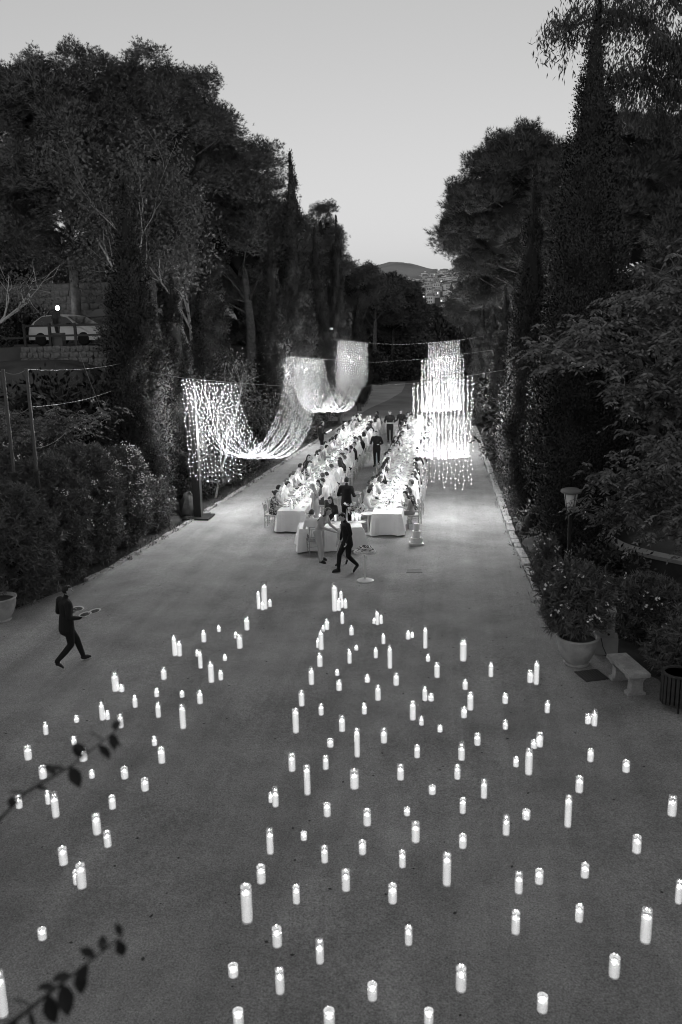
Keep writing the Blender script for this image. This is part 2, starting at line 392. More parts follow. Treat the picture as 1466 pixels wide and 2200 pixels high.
struct('ground', grid_mesh(xs, ys, ground_h), M_soil)

# gravel avenue: foreground court plus the tapering drive, slightly uneven
KL = [(-13.5, -3), (-13.0, 12), (-11.6, 17.6), (-9.95, 22.0), (-9.3, 28.7), (-8.85, 35), (-8.1, 47), (-7.3, 62)]
KR = [(7.0, -3), (5.6, 12), (4.1, 16.0), (2.25, 18.6), (2.14, 22.7), (1.95, 26.5), (1.76, 38), (1.5, 54), (1.3, 62)]
def edge_x(K, y):
    K = sorted(K, key=lambda p: p[1]); return float(np.interp(y, [p[1] for p in K], [p[0] for p in K]))
NX = 60; ysA = np.concatenate([np.arange(-3, 62.1, .5)])
vs = []
for y in ysA:
    a, b = edge_x(KL, y), edge_x(KR, y)
    for i in range(NX+1):
        x = a+(b-a)*i/NX; vs.append((x, y, .004+.006*math.sin(x*1.3+y*.4)*math.sin(y*.9-x*.5)))
fs = [(j*(NX+1)+i, j*(NX+1)+i+1, (j+1)*(NX+1)+i+1, (j+1)*(NX+1)+i) for j in range(len(ysA)-1) for i in range(NX)]
av = MB(); av.add(vs, fs); struct('avenue_path', av.mesh('avenue', smooth=True), M_grav)
# beyond the tables: darker asphalt forking round a pale paved apron
def sheet(name, poly, z, m):
    b = MB(); b.add([(x, y, z) for x, y in poly], [tuple(range(len(poly)))]); return struct(name, b, m)
sheet('far_pavement', [(-16, 60), (6, 60), (8, 84), (4, 120), (-20, 120), (-22, 84)], .010, M_pave)
sheet('far_road', [(-7.2, 61.5), (1.6, 61.5), (2.5, 75), (2.5, 118), (-6, 118), (-5.0, 92), (-4.9, 84), (-5.6, 76), (-6.6, 69)], .016, mat('far_asphalt', .19, .85, var=.2, scale=.4, bump=.2, bscale=40))
sheet('far_lane', [(-6.0, 80), (-6.4, 86), (-11, 93), (-17, 97), (-17, 93), (-11, 88)], .022, M_pave)

# kerbs: separate stones along both edges
def kerb(name, K, y0, y1, width, inward, seed):
    g = np.random.default_rng(seed); root = bpy.data.objects.new(name, None); COL.objects.link(root); root['kind'] = 'structure'
    base = [MB().box((0, 0, 0), (1, 1, 1), top=t).mesh('kerb_stone') for t in (.96, .90, .93)]
    for me in base:
        me.materials.append(M_stone)
        bm = bmesh.new(); bm.from_mesh(me); bmesh.ops.bevel(bm, geom=bm.edges[:], offset=.06, segments=1, affect='EDGES'); bm.to_mesh(me); bm.free()
    y = y0; k = 0
    while y < y1:
        L = g.uniform(.42, .72); yc = y+L/2; x = edge_x(K, yc)
        sl_ = (edge_x(K, yc+.5)-edge_x(K, yc-.5))
        o = obj('kerb_stone', base[k % 3], None, root, (x+inward*width*.5+g.normal()*.012, yc, (.03 if inward > 0 else -.025)+g.normal()*.012), -math.atan(sl_)+g.normal()*.03, (width*g.uniform(.85, 1.1), L*.95, .16))
        y += L; k += 1
    return root
kerb('kerb_right', KR, 19.2, 56, .24, 1, 3)
kerb('kerb_left', KL, 21.5, 54, .18, -1, 4)

# upper road terrace with the retaining wall under the parked car
struct('upper_road', MB().box((-31, 42.2, 5.55), (31, 10.0, 1.18)), M_asph)
def stone_wall(name, label, cat, x0, x1, y, z0, z1, seed, nrow, m, rz=0, cap=False):
    g = np.random.default_rng(seed); L = x1-x0; root = thing(name, label, cat, (x0, y, z0), rz)
    obj('mortar', MB().box((L/2, .16, (z1-z0)/2), (L, .26, z1-z0)), m2 if False else M_darkstone, root)
    base = []
    for k in range(5):
        b = MB().box((0, 0, 0), (1, 1, 1)).mesh('stone'); bm = bmesh.new(); bm.from_mesh(b)
        bmesh.ops.bevel(bm, geom=bm.edges[:], offset=.14, segments=1, affect='EDGES')
        for v in bm.verts: v.co += Vector(g.normal(size=3)*.05)
        bm.to_mesh(b); bm.free(); b.materials.append(m); base.append(b)
    rh = (z1-z0)/nrow; n = 0
    for j in range(nrow):
        x = -g.random()*.1
        while x < L-.05:
            w = g.uniform(.8, 2.0)*rh; w = min(w, L-x)
            if w > .06:
                obj('stone', base[n % 5], None, root, (x+w/2, .02+g.normal()*.02, rh*(j+.5)+g.normal()*.02), None, (w*.94, .16, rh*.93)); n += 1
            x += w
    return root
stone_wall('retaining_wall', 'low rough stone retaining wall below the parked white car', 'wall', -19.6, -14.8, 36.95, 4.6, 6.16, 11, 6, M_darkstone)
stone_wall('back_wall', 'lamp-lit rough stone wall behind the parked car', 'wall', -25.5, -16.3, 46.2, 6.14, 9.4, 12, 9, M_darkstone)

# curved plastered wall on the right
def curved_wall():
    root = thing('garden_wall', 'dark curved garden wall with pale coping under the leafy tree', 'wall')
    pl = [(4.15, 27), (4.05, 24.2), (4.1, 22.6), (4.35, 21.6), (4.9, 20.9), (5.7, 20.2), (7.5, 18.9), (10, 17.2)]
    pts = []
    for i in range(len(pl)-1):
        for s in range(5): pts.append(tuple(np.array(pl[i])*(1-s/5)+np.array(pl[i+1])*s/5))
    pts.append(pl[-1])
    pts = np.array(pts); 
    for _ in range(4): pts[1:-1] = (pts[:-2]+2*pts[1:-1]+pts[2:])/4
    t = unit(np.gradient(pts, axis=0)); nrm = np.stack([-t[:, 1], t[:, 0]], 1)
    def ribbon(off0, off1, z0, z1):
        b = MB(); a = pts+nrm*off0; c = pts+nrm*off1; vs = []
        for p, q in zip(a, c): vs += [(p[0], p[1], z0), (q[0], q[1], z0), (q[0], q[1], z1), (p[0], p[1], z1)]
        fs = []
        for i in range(len(pts)-1):
            for k in range(4): fs.append((i*4+k, i*4+(k+1) % 4, (i+1)*4+(k+1) % 4, (i+1)*4+k))
        fs += [(3, 2, 1, 0), tuple(len(vs)-4+k for k in range(4))]; return b.add(vs, fs)
    obj('wall_body', ribbon(-.12, .12, -.1, 1.16), mat('dark_plaster', .06, .9, var=.3, scale=2), root)
    obj('coping', ribbon(-.19, .19, 1.16, 1.25), mat('coping_stone', .34, .85, var=.2, scale=3), root)
curved_wall()

# distant hills, town slope and town
def hill(name, prof, Y, depth, m, seed, far):
    g = np.random.default_rng(seed); xsn = np.linspace(prof[0][0], prof[-1][0], 150)
    top = np.interp(xsn, [p[0] for p in prof], [p[1] for p in prof])
    top = top+np.convolve(g.normal(size=len(xsn))*3, np.ones(5)/5, 'same')
    vs = []; rows = 14
    for j in range(rows):
        s = j/(rows-1); prf = math.sin(s*math.pi/2)**.8
        for x, t_ in zip(xsn, top):
            vs.append((x+20*math.sin(j*1.7+x*.01), Y-depth*(1-s), -30+(t_+30)*prf*(1+.05*math.sin(x*.013+j)*(1-s))))
    n = len(xsn); fs = [(j*n+i, j*n+i+1, (j+1)*n+i+1, (j+1)*n+i) for j in range(rows-1) for i in range(n-1)]
    vs = [(x*far, y*far, 7+(z-7)*far) for x, y, z in vs]
    b = MB(); b.add(vs, fs); return struct(name, b.mesh('hill', smooth=True), m)
M_hill = mat('hill_scrub', .26, .95, var=.25, scale=.006, detail=8)
hill('mountain', [(-1900, 60), (-900, 140), (-430, 165), (-330, 185), (-272, 183), (-215, 192), (-190, 199), (-150, 196), (-118, 185), (-60, 170), (40, 160), (150, 140), (300, 120), (900, 100), (1800, 60)], 3000, 900, M_hill, 5, 1.7)
hill('town_hill', [(-420, -10), (-240, 4), (-150, 22), (-90, 40), (-40, 58), (10, 66), (90, 70), (200, 55), (420, 20)], 1150, 500, mat('town_scrub', .09, .95, var=.4, scale=.03), 6, 2.0)
def town():
    g = np.random.default_rng(21); ms = [mat('house_pale', .68, .8), mat('house_mid', .55, .8), mat('house_white', .8, .8)]
    mr = mat('house_roof', .22, .8); mw = mat('house_window', .04, .3); ml = emit('lit_window', .9)
    def house(flat, lit, k):
        b = MB(); b.box((0, 0, .5), (1, .9, 1), mi=0)
        if flat: b.box((0, 0, 1.03), (1.06, .96, .08), mi=1); b.box((.2, 0, 1.15), (.3, .3, .2), mi=0)
        else: b.prism([(-.55, 1.0), (.55, 1.0), (0, 1.32)], 0, -.54, .54, mi=1)
        for i in range(3):
            for j in range(2): b.box((-.3+i*.3, -.455, .28+j*.42), (.15, .02, .22), mi=3 if (lit and (i+j+k) % 4 == 0) else 2)
        me = b.mesh('house'); return me
    protos = []
    for k in range(6):
        me = house(k % 2 == 0, k in (1, 4), k)
        for m in (ms[k % 3], mr, mw, ml): me.materials.append(m)
        protos.append(me)
    n = 0
    for j in range(20):
        Y = 655+j*24
        for i in range(13):
            y = Y+g.normal()*5; x = y*(-.062+.0066*i)+g.normal()*2
            # height of the slope under the house
            s = (y-650)/500.0; top = np.interp(x, [-420, -240, -150, -90, -40, 10, 90, 200, 420], [-10, 4, 22, 40, 58, 66, 70, 55, 20])
            z = -30+(top+30)*math.sin(min(max(s, 0), 1)*math.pi/2)**.8
            w = g.uniform(9, 16); hh = g.choice([6, 8, 9, 12, 15])
            if g.random() < .12: continue
            o = obj('town_house', protos[g.integers(6)], None, None, (x*2, y*2, 7+(z-7)*2-2.5), g.normal()*.35, (w*.95, w*g.uniform(.7, 1), hh))
            tag(o, 'small pale house among many on the distant hillside town', 'house', 'houses of the distant hillside town'); n += 1
town()

# the viewer's own house, unseen, added behind the camera to block sky over foreground
def sky_blocking_front():
    t = thing('villa', 'pale unseen villa behind the viewer, added to shade the near gravel', 'house', (-3, -4.2, 0)); obj('wall', MB().box((0, -4, 4.15), (26, 8, 8.3)), M_plaster, t); obj('cornice', MB().box((0, -3.9, 8.45), (27, 8.8, .3)), M_stone, t)
    mg = mat('villa_glass', .03, .15, spec=.5); fr = MB().box((0, .03, 0), (1.5, .1, 2.3)).mesh('window_frame'); fr.materials.append(M_stone); pn = MB().box((0, .09, 0), (1.25, .04, 2.05)).mesh('pane'); pn.materials.append(mg)
    for z in (1.9, 6.6):
        for x in range(-11, 12, 4): f = obj('window', fr, None, t, (x, 0, z)); obj('pane', pn, None, f)
    b = obj('balcony', MB().box((3, 1.9, 5.0), (10, 3.8, .25)), M_stone, t); obj('parapet', MB().box((3, 3.72, 5.5), (10, .12, .75)), M_plaster, b)
sky_blocking_front()

# loose stones and dead leaves scattered on the drive
def litter():
    g = np.random.default_rng(55); oc = np.array([(1, 0, 0), (0, 1, 0), (-1, 0, 0), (0, -1, 0)], float)
    def scatter(name, label, n, smin, smax, m, flat, yr):
        y = yr[0]+(yr[1]-yr[0])*g.random(n)**1.4; x = np.array([edge_x(KL, t)+.2+(edge_x(KR, t)-edge_x(KL, t)-.4)*g.random() for t in y]); s = g.uniform(smin, smax, n); V = []
        a = g.random(n)*6.28
        for k in range(n):
            ca, sa = math.cos(a[k]), math.sin(a[k]); c = np.array([x[k], y[k], .012]); R_ = np.array([[ca, -sa, 0], [sa, ca, 0], [0, 0, 1]]); b = (oc*np.array([s[k], s[k]*.65, 1]))@R_.T+c; t = c+np.array([0, 0, s[k]*flat])
            for i in range(4): V += [b[i], b[(i+1) % 4], t]
        o = obj(name, fast_mesh(name, np.array(V), 3), m); o['kind'] = 'stuff'; o['label'] = label
    scatter('loose_pebbles', 'small loose pebbles scattered over the gravel drive', 5200, .006, .017, M_stone, .7, (5, 26))
    scatter('dead_leaves', 'dark dead leaves scattered over the gravel drive', 420, .015, .035, M_soil, .25, (5, 34))
litter()
# ================================================================== TREES AND SHRUBS
def place_tree(name, label, cat, loc, rz, meshes, lm, tm, group=None, scale=1.0):
    t = thing(name, label, cat, loc, rz, group, (scale if hasattr(scale, '__len__') else (scale,)*3))
    tree_parts(t, meshes[0], meshes[1], meshes[2], lm, tm, M_core); return t
cyp_p = [cypress_meshes(12.0, 1.02, 1, 900, 120, .95), cypress_meshes(12.0, .86, 2, 800, 120, .95), cypress_meshes(12.0, .95, 3, 850, 120, .95), cypress_meshes(14.2, 1.14, 4, 1700, 110, .75)]
CYP = [  # x, y, height, width factor, proto, label
 (-11.05, 29.0, 11.9, 1.02, 0, 'broad dark cypress beside the flowering hedge and the nearest light curtain'),
 (-10.1, 30.4, 8.7, .92, 1, 'shorter cypress with bare lower trunk directly left of the nearest light curtain'),
 (-10.35, 36.2, 11.3, .95, 2, 'cypress rising right behind the top of the nearest light curtain'),
 (-9.25, 44.0, 11.9, .95, 1, 'cypress left of the tallest cypress in the left row'),
 (-8.9, 48.5, 16.0, 1.08, 0, 'tallest cypress of the left row with a needle-thin tip against the sky'),
 (-8.5, 54.0, 12.8, .9, 2, 'dark cypress just right of the tallest one in the left row'),
 (-7.75, 58.5, 13.8, .85, 1, 'slim pointed cypress above the far end of the left light swag'),
 (-7.2, 66.5, 8.9, .8, 2, 'small far cypress at the end of the left row'),
 (2.45, 27.6, 11.5, .78, 1, 'slender cypress left of the giant one on the right side'),
 (3.35, 22.3, 12.0, 1.0, 3, 'giant cypress towering above the lamp post on the right'),
 (2.75, 34.0, 8.8, .8, 2, 'cypress behind the right light curtain, third from the camera on that side'),
 (2.5, 41.5, 8.4, .8, 1, 'cypress beyond the near end of the right kerb, fourth on that side'),
 (2.3, 50.0, 8.2, .8, 0, 'far right-hand cypress beside the tables, fifth on that side'),
 (2.1, 60.0, 8.0, .8, 2, 'farthest right-hand cypress near the road bend')]
for x, y, h, w, k, lab in CYP:
    place_tree('cypress_tree', lab, 'tree', (x, y, float(terrain_h(x, y))*0-.02), random.random()*6.28, cyp_p[k], M_cyp, M_bark, 'cypresses lining the avenue', (w, w, h/12.0))

g = np.random.default_rng(31)
def pine(name, label, base, crown_c, crown_r, n, rmin, rmax, seed, lm, kind='soft', extra=None):
    gg = np.random.default_rng(seed); bx, by, bz = base
    cl = dome_clumps(gg, (crown_c[0]-bx, crown_c[1]-by, crown_c[2]-bz), crown_r, n, rmin, rmax)
    if extra is not None: cl = np.concatenate([cl, np.array(extra)-np.array([bx, by, bz, 0])])
    hz = crown_c[2]-bz
    tp = [(0, 0, -.5), (.1, .05, hz*.35), ((crown_c[0]-bx)*.5, (crown_c[1]-by)*.5, hz*.7), (crown_c[0]-bx, crown_c[1]-by, hz+crown_r[2]*.4)]
    ms = pine_meshes(cl, seed, tp, [.32, .26, .2, .07], kind)
    return place_tree(name, label, 'tree', base, 0, ms, lm, M_bark)
pine('pine_tree', 'huge dark pine filling the upper left above the parked car', (-20.5, 45, 5.2), (-19.6, 43.5, 14.6), (5.2, 3.6, 5.4), 62, 1.0, 1.6, 41, M_pine,
     extra=[(-18.3, 42.5, 19.6, 1.0), (-17.2, 42.6, 19.2, .9), (-20, 42, 19.2, .9)])
pine('pine_tree', 'tall round-topped pine behind the pale-branched tree', (-15.4, 47, 5), (-15.3, 45.8, 14.6), (4.0, 3.0, 5.5), 56, .9, 1.5, 42, M_pine,
     extra=[(-15.6, 45, 20.1, 1.0), (-13.2, 46, 18.9, 1.0), (-12.6, 46, 19.3, .7)])
pine('pine_tree', 'pine with sloping crown left of the tall pointed cypress', (-12.2, 51, 4), (-12.3, 50.5, 12.0), (3.2, 2.8, 5.4), 52, .9, 1.4, 43, M_pine)
pine('pine_tree', 'pine crown showing behind the tallest cypress of the left row', (-11.4, 60, 2), (-11.9, 59.0, 9.8), (2.7, 2.4, 5.3), 36, .8, 1.3, 44, M_pine)
pine('pine_tree', 'small feathery pine between the far left cypresses', (-10.2, 66, 1), (-10.0, 66, 11.8), (1.9, 1.8, 4.0), 22, .6, .95, 45, M_pine)
pine('pine_tree', 'far leaning pine at the end of the left cypress row', (-8.9, 78, 0), (-8.6, 77, 9.6), (2.3, 2, 3.0), 20, .7, 1.1, 46, M_pine)
pine('stone_pine', 'great dark spreading pine behind the right cypresses', (4.6, 44.5, 0), (3.9, 44.5, 10.9), (4.1, 3.0, 4.4), 84, .8, 1.25, 47, M_pine2, kind='spiky',
     extra=[(.4, 45, 13.2, .8), (.3, 45, 12.0, .8), (.7, 45, 11.0, .8), (1.2, 44.5, 14.3, .8), (2.2, 44, 14.9, .9), (3.4, 43, 15.2, .8), (.3, 45, 10.3, .8), (.7, 45.3, 9.5, .8), (1.0, 45.6, 8.6, .8), (1.5, 44.6, 9.4, .9), (1.3, 44.4, 10.6, .9), (1.6, 44, 12.2, .9), (2.4, 43.5, 13.6, .9), (1.8, 45, 7.8, .8)])
pine('stone_pine', 'dark pine at the upper right edge behind the eucalyptus', (9.4, 42.5, 0), (9.0, 42, 10.6), (4.6, 3.0, 4.8), 84, .9, 1.4, 48, M_pine2, kind='spiky',
     extra=[(6.6, 41, 14.6, .9), (7.6, 41, 14.8, .9), (8.8, 41, 14.9, .9), (10, 40.5, 14.7, 1.0)])
pine('pine_tree', 'rounded pine standing in the gap beyond the tables', (-7.4, 106, -1), (-6.8, 105, 7.4), (4.4, 3.2, 4.6), 44, 1.0, 1.6, 49, M_pine, 'far')
pine('pine_tree', 'broad dark pine right of the gap, in front of the town', (-.6, 118, -2), (-.5, 116, 4.8), (5.0, 3.2, 4.2), 40, 1.0, 1.6, 50, M_pine2, 'far')
pine('pine_tree', 'leafy dark pine low beside the right pine and the town', (1.6, 66, 0), (1.9, 65, 6.8), (1.9, 1.8, 3.6), 26, .7, 1.0, 51, M_pine)
pine('pine_tree', 'slim pale-trunked pine in the dark wood past the tables', (-9.0, 99, -.5), (-8.6, 99, 8.8), (2.8, 2, 2.2), 20, .8, 1.2, 52, M_pine, 'far')

BW = [(-30, 58, 8, 7.5), (-24.5, 62, 8, 8.0), (-19.5, 64, 7, 8.0), (-15.5, 66, 6, 7.5), (-34, 50, 8, 7), (-13.2, 74, 5, 7), (13, 52, 5, 8), (19, 50, 5, 8.5), (8.5, 60, 4, 8), (15.5, 40, 4.5, 6)]
back_m = None
for i, (x, y, z, s_) in enumerate(BW):
    gg = np.random.default_rng(600+i % 3)
    if i < 3:
        cl = dome_clumps(gg, (0, 0, 6.2), (4.2, 3.2, 5.6), 58, 1.0, 1.5, .95); ms_ = pine_meshes(cl, 600+i, [(0, 0, -1), (.1, 0, 4), (0, .1, 9)], [.3, .25, .1], 'far'); back_m = (back_m or [])+[ms_]
    place_tree('pine_tree', 'dense dark background pine on the %s, %s from camera there' % (('left bank' if x < 0 else 'right bank'), nth(i+1 if x < 0 else i-5)), 'tree', (x, y, float(terrain_h(x, y))-1.0 if x < 0 else -1), i*1.3, back_m[i % 3], M_pine, M_bark, 'background pines', s_/8.0)

# dense shrubs that close the view under the crowns
def shrub_proto(seed, n, per, L, Wd, rx=1.0, rz=1.0):
    gg = np.random.default_rng(seed); cl = dome_clumps(gg, (0, 0, rz*.95), (rx, rx, rz*.85), n, .38, .6, .9); return bush_meshes(cl, seed, per, L, Wd)
SHP = [shrub_proto(61, 16, 85, .15, .07), shrub_proto(62, 18, 85, .15, .06), shrub_proto(63, 14, 95, .13, .06)]
M_stem = mat('shrub_stem', .08, .9)
stem_me = MB()
for k in range(6): stem_me.tube([(.05*math.cos(k), .05*math.sin(k), -.3), (.18*math.cos(k), .18*math.sin(k), .5), (.45*math.cos(k*1.1), .45*math.sin(k*1.1), 1.2)], [.03, .025, .012], 5)
stem_me = stem_me.mesh('stem')
def shrub(label, x, y, s, k, cat='shrub', group=None, z=None, name='dense_shrub'):
    t = thing(name, label, cat, (x, y, float(terrain_h(x, y)) if z is None else z), random.random()*6.28, group, s if hasattr(s, '__len__') else (s, s, s))
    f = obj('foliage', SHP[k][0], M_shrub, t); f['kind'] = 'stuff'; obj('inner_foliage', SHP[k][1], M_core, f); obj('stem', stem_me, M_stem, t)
gsh = np.random.default_rng(66)
for i, y in enumerate(np.arange(32.0, 58, 2.1)):
    shrub('dark leafy shrub in the hedge along the left avenue edge, %s from the camera' % nth(i+1), edge_x(KL, y)-1.25+gsh.normal()*.15, y, (1.0, 1.05, gsh.uniform(.75, 1.15)), i % 3, group='hedge shrubs along the left edge')
for i, y in enumerate(np.arange(19.8, 60, 2.6)):
    shrub('dark low shrub behind the right kerb stones, %s from the camera' % nth(i+1), edge_x(KR, y)+1.15+gsh.normal()*.1+(.25 if y < 24 else 0), y, (.75, .95, gsh.uniform(.55, 1.0)), (i+1) % 3, group='low shrubs behind the right kerb')
BIG = [(-13.5, 34, 2.2), (-14.5, 30.0, 1.9), (-13.2, 39, 2.4), (-12.6, 44, 2.4), (-12, 54, 2.6), (-11.6, 63, 2.6), (-11, 72, 2.4), (-12, 82, 2.6), (-14.0, 92, 2.6), (-15.5, 88, 2.6)]
for i, (x, y, s) in enumerate(BIG): shrub('large dark thicket bush under the left trees, %s from the camera' % nth(i+1), x, y, s, i % 3, 'bush', 'thicket under the left trees')
BIG = [(4.6, 30, 2.0), (4.8, 35.5, 2.3), (4.6, 41, 2.4), (4.5, 47, 2.4), (4.4, 54, 2.4), (4.2, 62, 2.5), (4.0, 71, 2.5), (5.2, 80, 3.0), (5.6, 26.5, 1.7), (8.5, 33, 3.0), (9.5, 27, 2.4)]
for i, (x, y, s) in enumerate(BIG): shrub('large dark thicket bush under the right trees, %s in that group' % nth(i+1), x, y, s, i % 3, 'bush', 'thicket under the right trees')
for i in range(9):
    x = -15+i*2.6; shrub('dark bush of the wood closing the far end, %s from the left' % nth(i+1), x, 100+4*math.sin(i*2.1), (2.6, 2.2, 2.6+.5*math.sin(i*1.7)), i % 3, 'bush', 'bushes closing the far end of the drive', z=-.6)
for i in range(7):
    x = -10+i*2.6; shrub('tall dark bush behind the far end bushes, %s from the left' % nth(i+1), x, 112+3*math.sin(i*1.3), (3.2, 2.4, 4.6+.6*math.sin(i*2.3)), i % 3, 'bush', 'taller bushes behind the far end', z=-1.5)

for i, (x, y, s_) in enumerate([(-24.0, 44.6, 1.6), (-22.6, 45.2, 1.0), (-16.9, 45.0, 1.0), (-22.2, 38.4, 1.1), (-23.4, 37.6, 1.5), (-14.4, 36.2, 1.0)]): shrub('bush on the upper road terrace by the parked car, %s from the left' % nth([1, 2, 5, 4, 3, 6][i]), x, y, s_, i % 3, 'bush', 'bushes round the parked car', z=5.6)
# oleanders: rosettes of lance leaves, white flower heads
def oleander_meshes(seed, rx, ry, h, n_ros, flowers, fside, base=0.04, L=.17):
    g = np.random.default_rng(seed); zt = g.uniform(base, 1, n_ros); an = g.random(n_ros)*6.283
    pr = np.sqrt(np.clip(1-((zt-.5)/.56)**2, .03, 1))*(1+.16*np.sin(an*3+seed)+.12*np.sin(an*5+zt*9)); k = (.30+.74*g.random(n_ros)**.6)*pr
    Cn = np.stack([np.cos(an)*rx*k, np.sin(an)*ry*k, h*zt], 1); d = unit(np.stack([np.cos(an)*k, np.sin(an)*k, (zt-.45)*1.3], 1))
    per = 18; C3 = np.repeat(Cn, per, 0); A = unit(d*np.array([1, 1, .5])+np.array([0, 0, .9])+g.normal(size=d.shape)*.35); A3 = np.repeat(A, per, 0)
    m = len(C3); D = unit(A3*.75+sph(g, m)*.95); P = C3+A3*(g.random(m)*.22-.12)[:, None]
    Lf = g.uniform(.7, 1.15, m)*L; fol = fast_mesh('foliage', leaves(P, D, Lf, Lf*.17, g, .08), 4)
    fl = None
    if flowers:
        cand = np.where((d@np.array(fside) > .25) & (Cn[:, 2] > h*.35) & (k > .72*pr))[0]; pick = g.choice(cand, min(flowers, len(cand)), replace=False)
        V = []
        for i in pick:
            c = Cn[i]+A[i]*.15
            for q in range(g.integers(4, 9)):
                cc = c+g.normal(size=3)*.06; ax = unit(A[i]+g.normal(size=3)*.5)
                D5 = unit(np.cross(ax, g.normal(size=3))); E5 = np.cross(ax, D5)
                dirs = np.array([D5*math.cos(2*math.pi*t/5)+E5*math.sin(2*math.pi*t/5)+ax*.35 for t in range(5)])
                V.append(leaves(np.repeat(cc[None], 5, 0), unit(dirs), np.full(5, .034), .03, g))
        fl = fast_mesh('flowers', np.concatenate(V), 4)
    st = MB()
    for q in range(12):
        a = q*.53+seed; st.tube([(.06*math.cos(a), .06*math.sin(a), -.2), (.3*rx*math.cos(a), .3*ry*math.sin(a), h*.35), (.62*rx*math.cos(a+.2), .62*ry*math.sin(a+.2), h*.72)], [.022, .018, .008], 5)
    return fol, fl, st.mesh('stem')
def oleander(label, loc, ms, group=None, rz=0, scale=1, core=None):
    t = thing('oleander_shrub', label, 'shrub', loc, rz, group, (scale,)*3)
    f = obj('foliage', ms[0], M_olean, t); f['kind'] = 'stuff'
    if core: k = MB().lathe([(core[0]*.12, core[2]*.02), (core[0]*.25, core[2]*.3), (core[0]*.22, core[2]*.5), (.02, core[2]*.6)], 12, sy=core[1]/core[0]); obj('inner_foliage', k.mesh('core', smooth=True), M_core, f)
    obj('stem', ms[2], M_stem, t)
    if ms[1]: q = obj('flowers', ms[1], M_petal, t); q['kind'] = 'stuff'
    return t
fs_ = (.75, .25, .45)
OL = [((-11.3, 19.6, 0), 1.15, 1.2, 3.0, 1800, 0, 'tall flowerless oleander above the clay pot at the left edge'),
      ((-11.0, 21.4, 0), 1.0, 1.0, 3.5, 1700, 14, 'tall oleander around the black poles with a few pale flowers'),
      ((-10.9, 23.4, 0), 1.15, 1.3, 3.5, 2400, 30, 'large oleander bush in the middle of the left flowering hedge'),
      ((-10.7, 25.6, 0), 1.05, 1.3, 3.1, 2300, 110, 'oleander bush covered in white blossom next to the cypress'),
      ((-10.4, 27.6, 0), .75, .8, 1.7, 900, 10, 'low oleander at the foot of the two near left cypresses'),
      ((-12.6, 22.6, 0), 1.3, 1.5, 3.7, 1500, 20, 'oleander at the back of the left hedge below the cables')]
for i, (loc, rx, ry, h, nr, nf, lab) in enumerate(OL): oleander(lab, loc, oleander_meshes(70+i, rx, ry, h, nr, nf, fs_), core=(rx, ry, h))
oleander('sparse oleander with few white flowers in front of the right garden wall', (4.35, 18.3, 0), oleander_meshes(80, .85, 1.2, 1.25, 800, 9, (-.6, -.6, .4)), core=(.7, 1.0, 1.0))
oleander('low oleander behind the stone bench and slatted bin', (4.9, 15.9, 0), oleander_meshes(81, .9, 1.0, 1.15, 800, 3, (-.6, -.6, .4)), core=(.8, .9, 1.0))
oleander('small oleander seedling between the right kerb and the cypress trunks', (2.55, 21.6, 0), oleander_meshes(82, .4, .5, 1.3, 160, 4, (-.6, -.6, .4)))

# pale-branched broadleaf tree, upper left
def branchy(seed, base, height, spread, depth=4, lean=(0, 0), r0=.2):
    g = np.random.default_rng(seed); mb = MB(); tips = []
    def grow(p, d, L, r, lev):
        n = 4; pts = [p]; q = p.copy(); dd = d.copy()
        for i in range(n):
            dd = unit(dd+g.normal(size=3)*.16+np.array([0, 0, .05 if lev < 2 else -.02])); q = q+dd*L/n; pts.append(q.copy())
        mb.tube(pts, [r*(1-.55*i/n) for i in range(n+1)], 6 if lev < 2 else 4, cap=False)
        for i in (2, 3, 4):
            if lev >= 2: tips.append((pts[i], dd))
        if lev < depth:
            for k in range(g.integers(2, 4) if lev else 4):
                i = g.integers(2, n+1); nd = unit(dd+unit(np.cross(dd, g.normal(size=3)))*g.uniform(.45, .95)*spread+np.array([0, 0, .25]))
                grow(pts[i], nd, L*g.uniform(.55, .8), r*.5, lev+1)
    grow(np.array([0, 0, -.3]), unit(np.array([lean[0], lean[1], 1.0])), height*.38, r0, 0)
    return mb.mesh('branches', smooth=True), tips, g
def broadleaf(name, label, base, height, spread, seed, per, Lf, lm, bm_, sig=.35, droop=.3, depth=4, r0=.2, lean=(0, 0), cat='tree'):
    bme, tips, g = branchy(seed, base, height, spread, depth, lean, r0)
    T = np.array([t[0] for t in tips]); C3 = np.repeat(T, per, 0); m = len(C3)
    P = C3+g.normal(size=(m, 3))*sig; D = unit(g.normal(size=(m, 3))+np.array([0, 0, -droop]))
    L = g.uniform(.7, 1.2, m)*Lf; cr = fast_mesh('crown', leaves(P, D, L, L*.5, g, .1), 4)
    t = thing(name, label, cat, base); c = obj('crown', cr, lm, t); c['kind'] = 'stuff'; obj('trunk', bme, bm_, t); return t
broadleaf('broadleaf_tree', 'leafy tree with pale bare branches behind the near left cypress', (-14.2, 37.5, 4.2), 13.8, .8, 91, 26, .21, M_broad, M_bark_pale, .42, .3, 4, .17, (.0, 0))
broadleaf('broadleaf_tree', 'second pale-branched tree right of the near left cypress top', (-12.2, 38.5, 3.0), 11.0, .8, 95, 22, .2, M_broad, M_bark_pale, .38, .3, 4, .13, (.1, 0))
broadleaf('broadleaf_tree', 'bare arching tree at the left edge over the parked car', (-20.5, 34.5, 5.0), 7.5, 1.2, 93, 8, .18, M_broad, M_bark_pale, .35, .3, 3, .12, (.35, .1))
broadleaf('small_tree', 'thin many-stemmed bare sapling behind the nearest light curtain', (-9.7, 33.0, 0), 7.4, .45, 94, 3, .12, M_broad, M_bark_pale, .3, .2, 4, .05, (.05, 0))
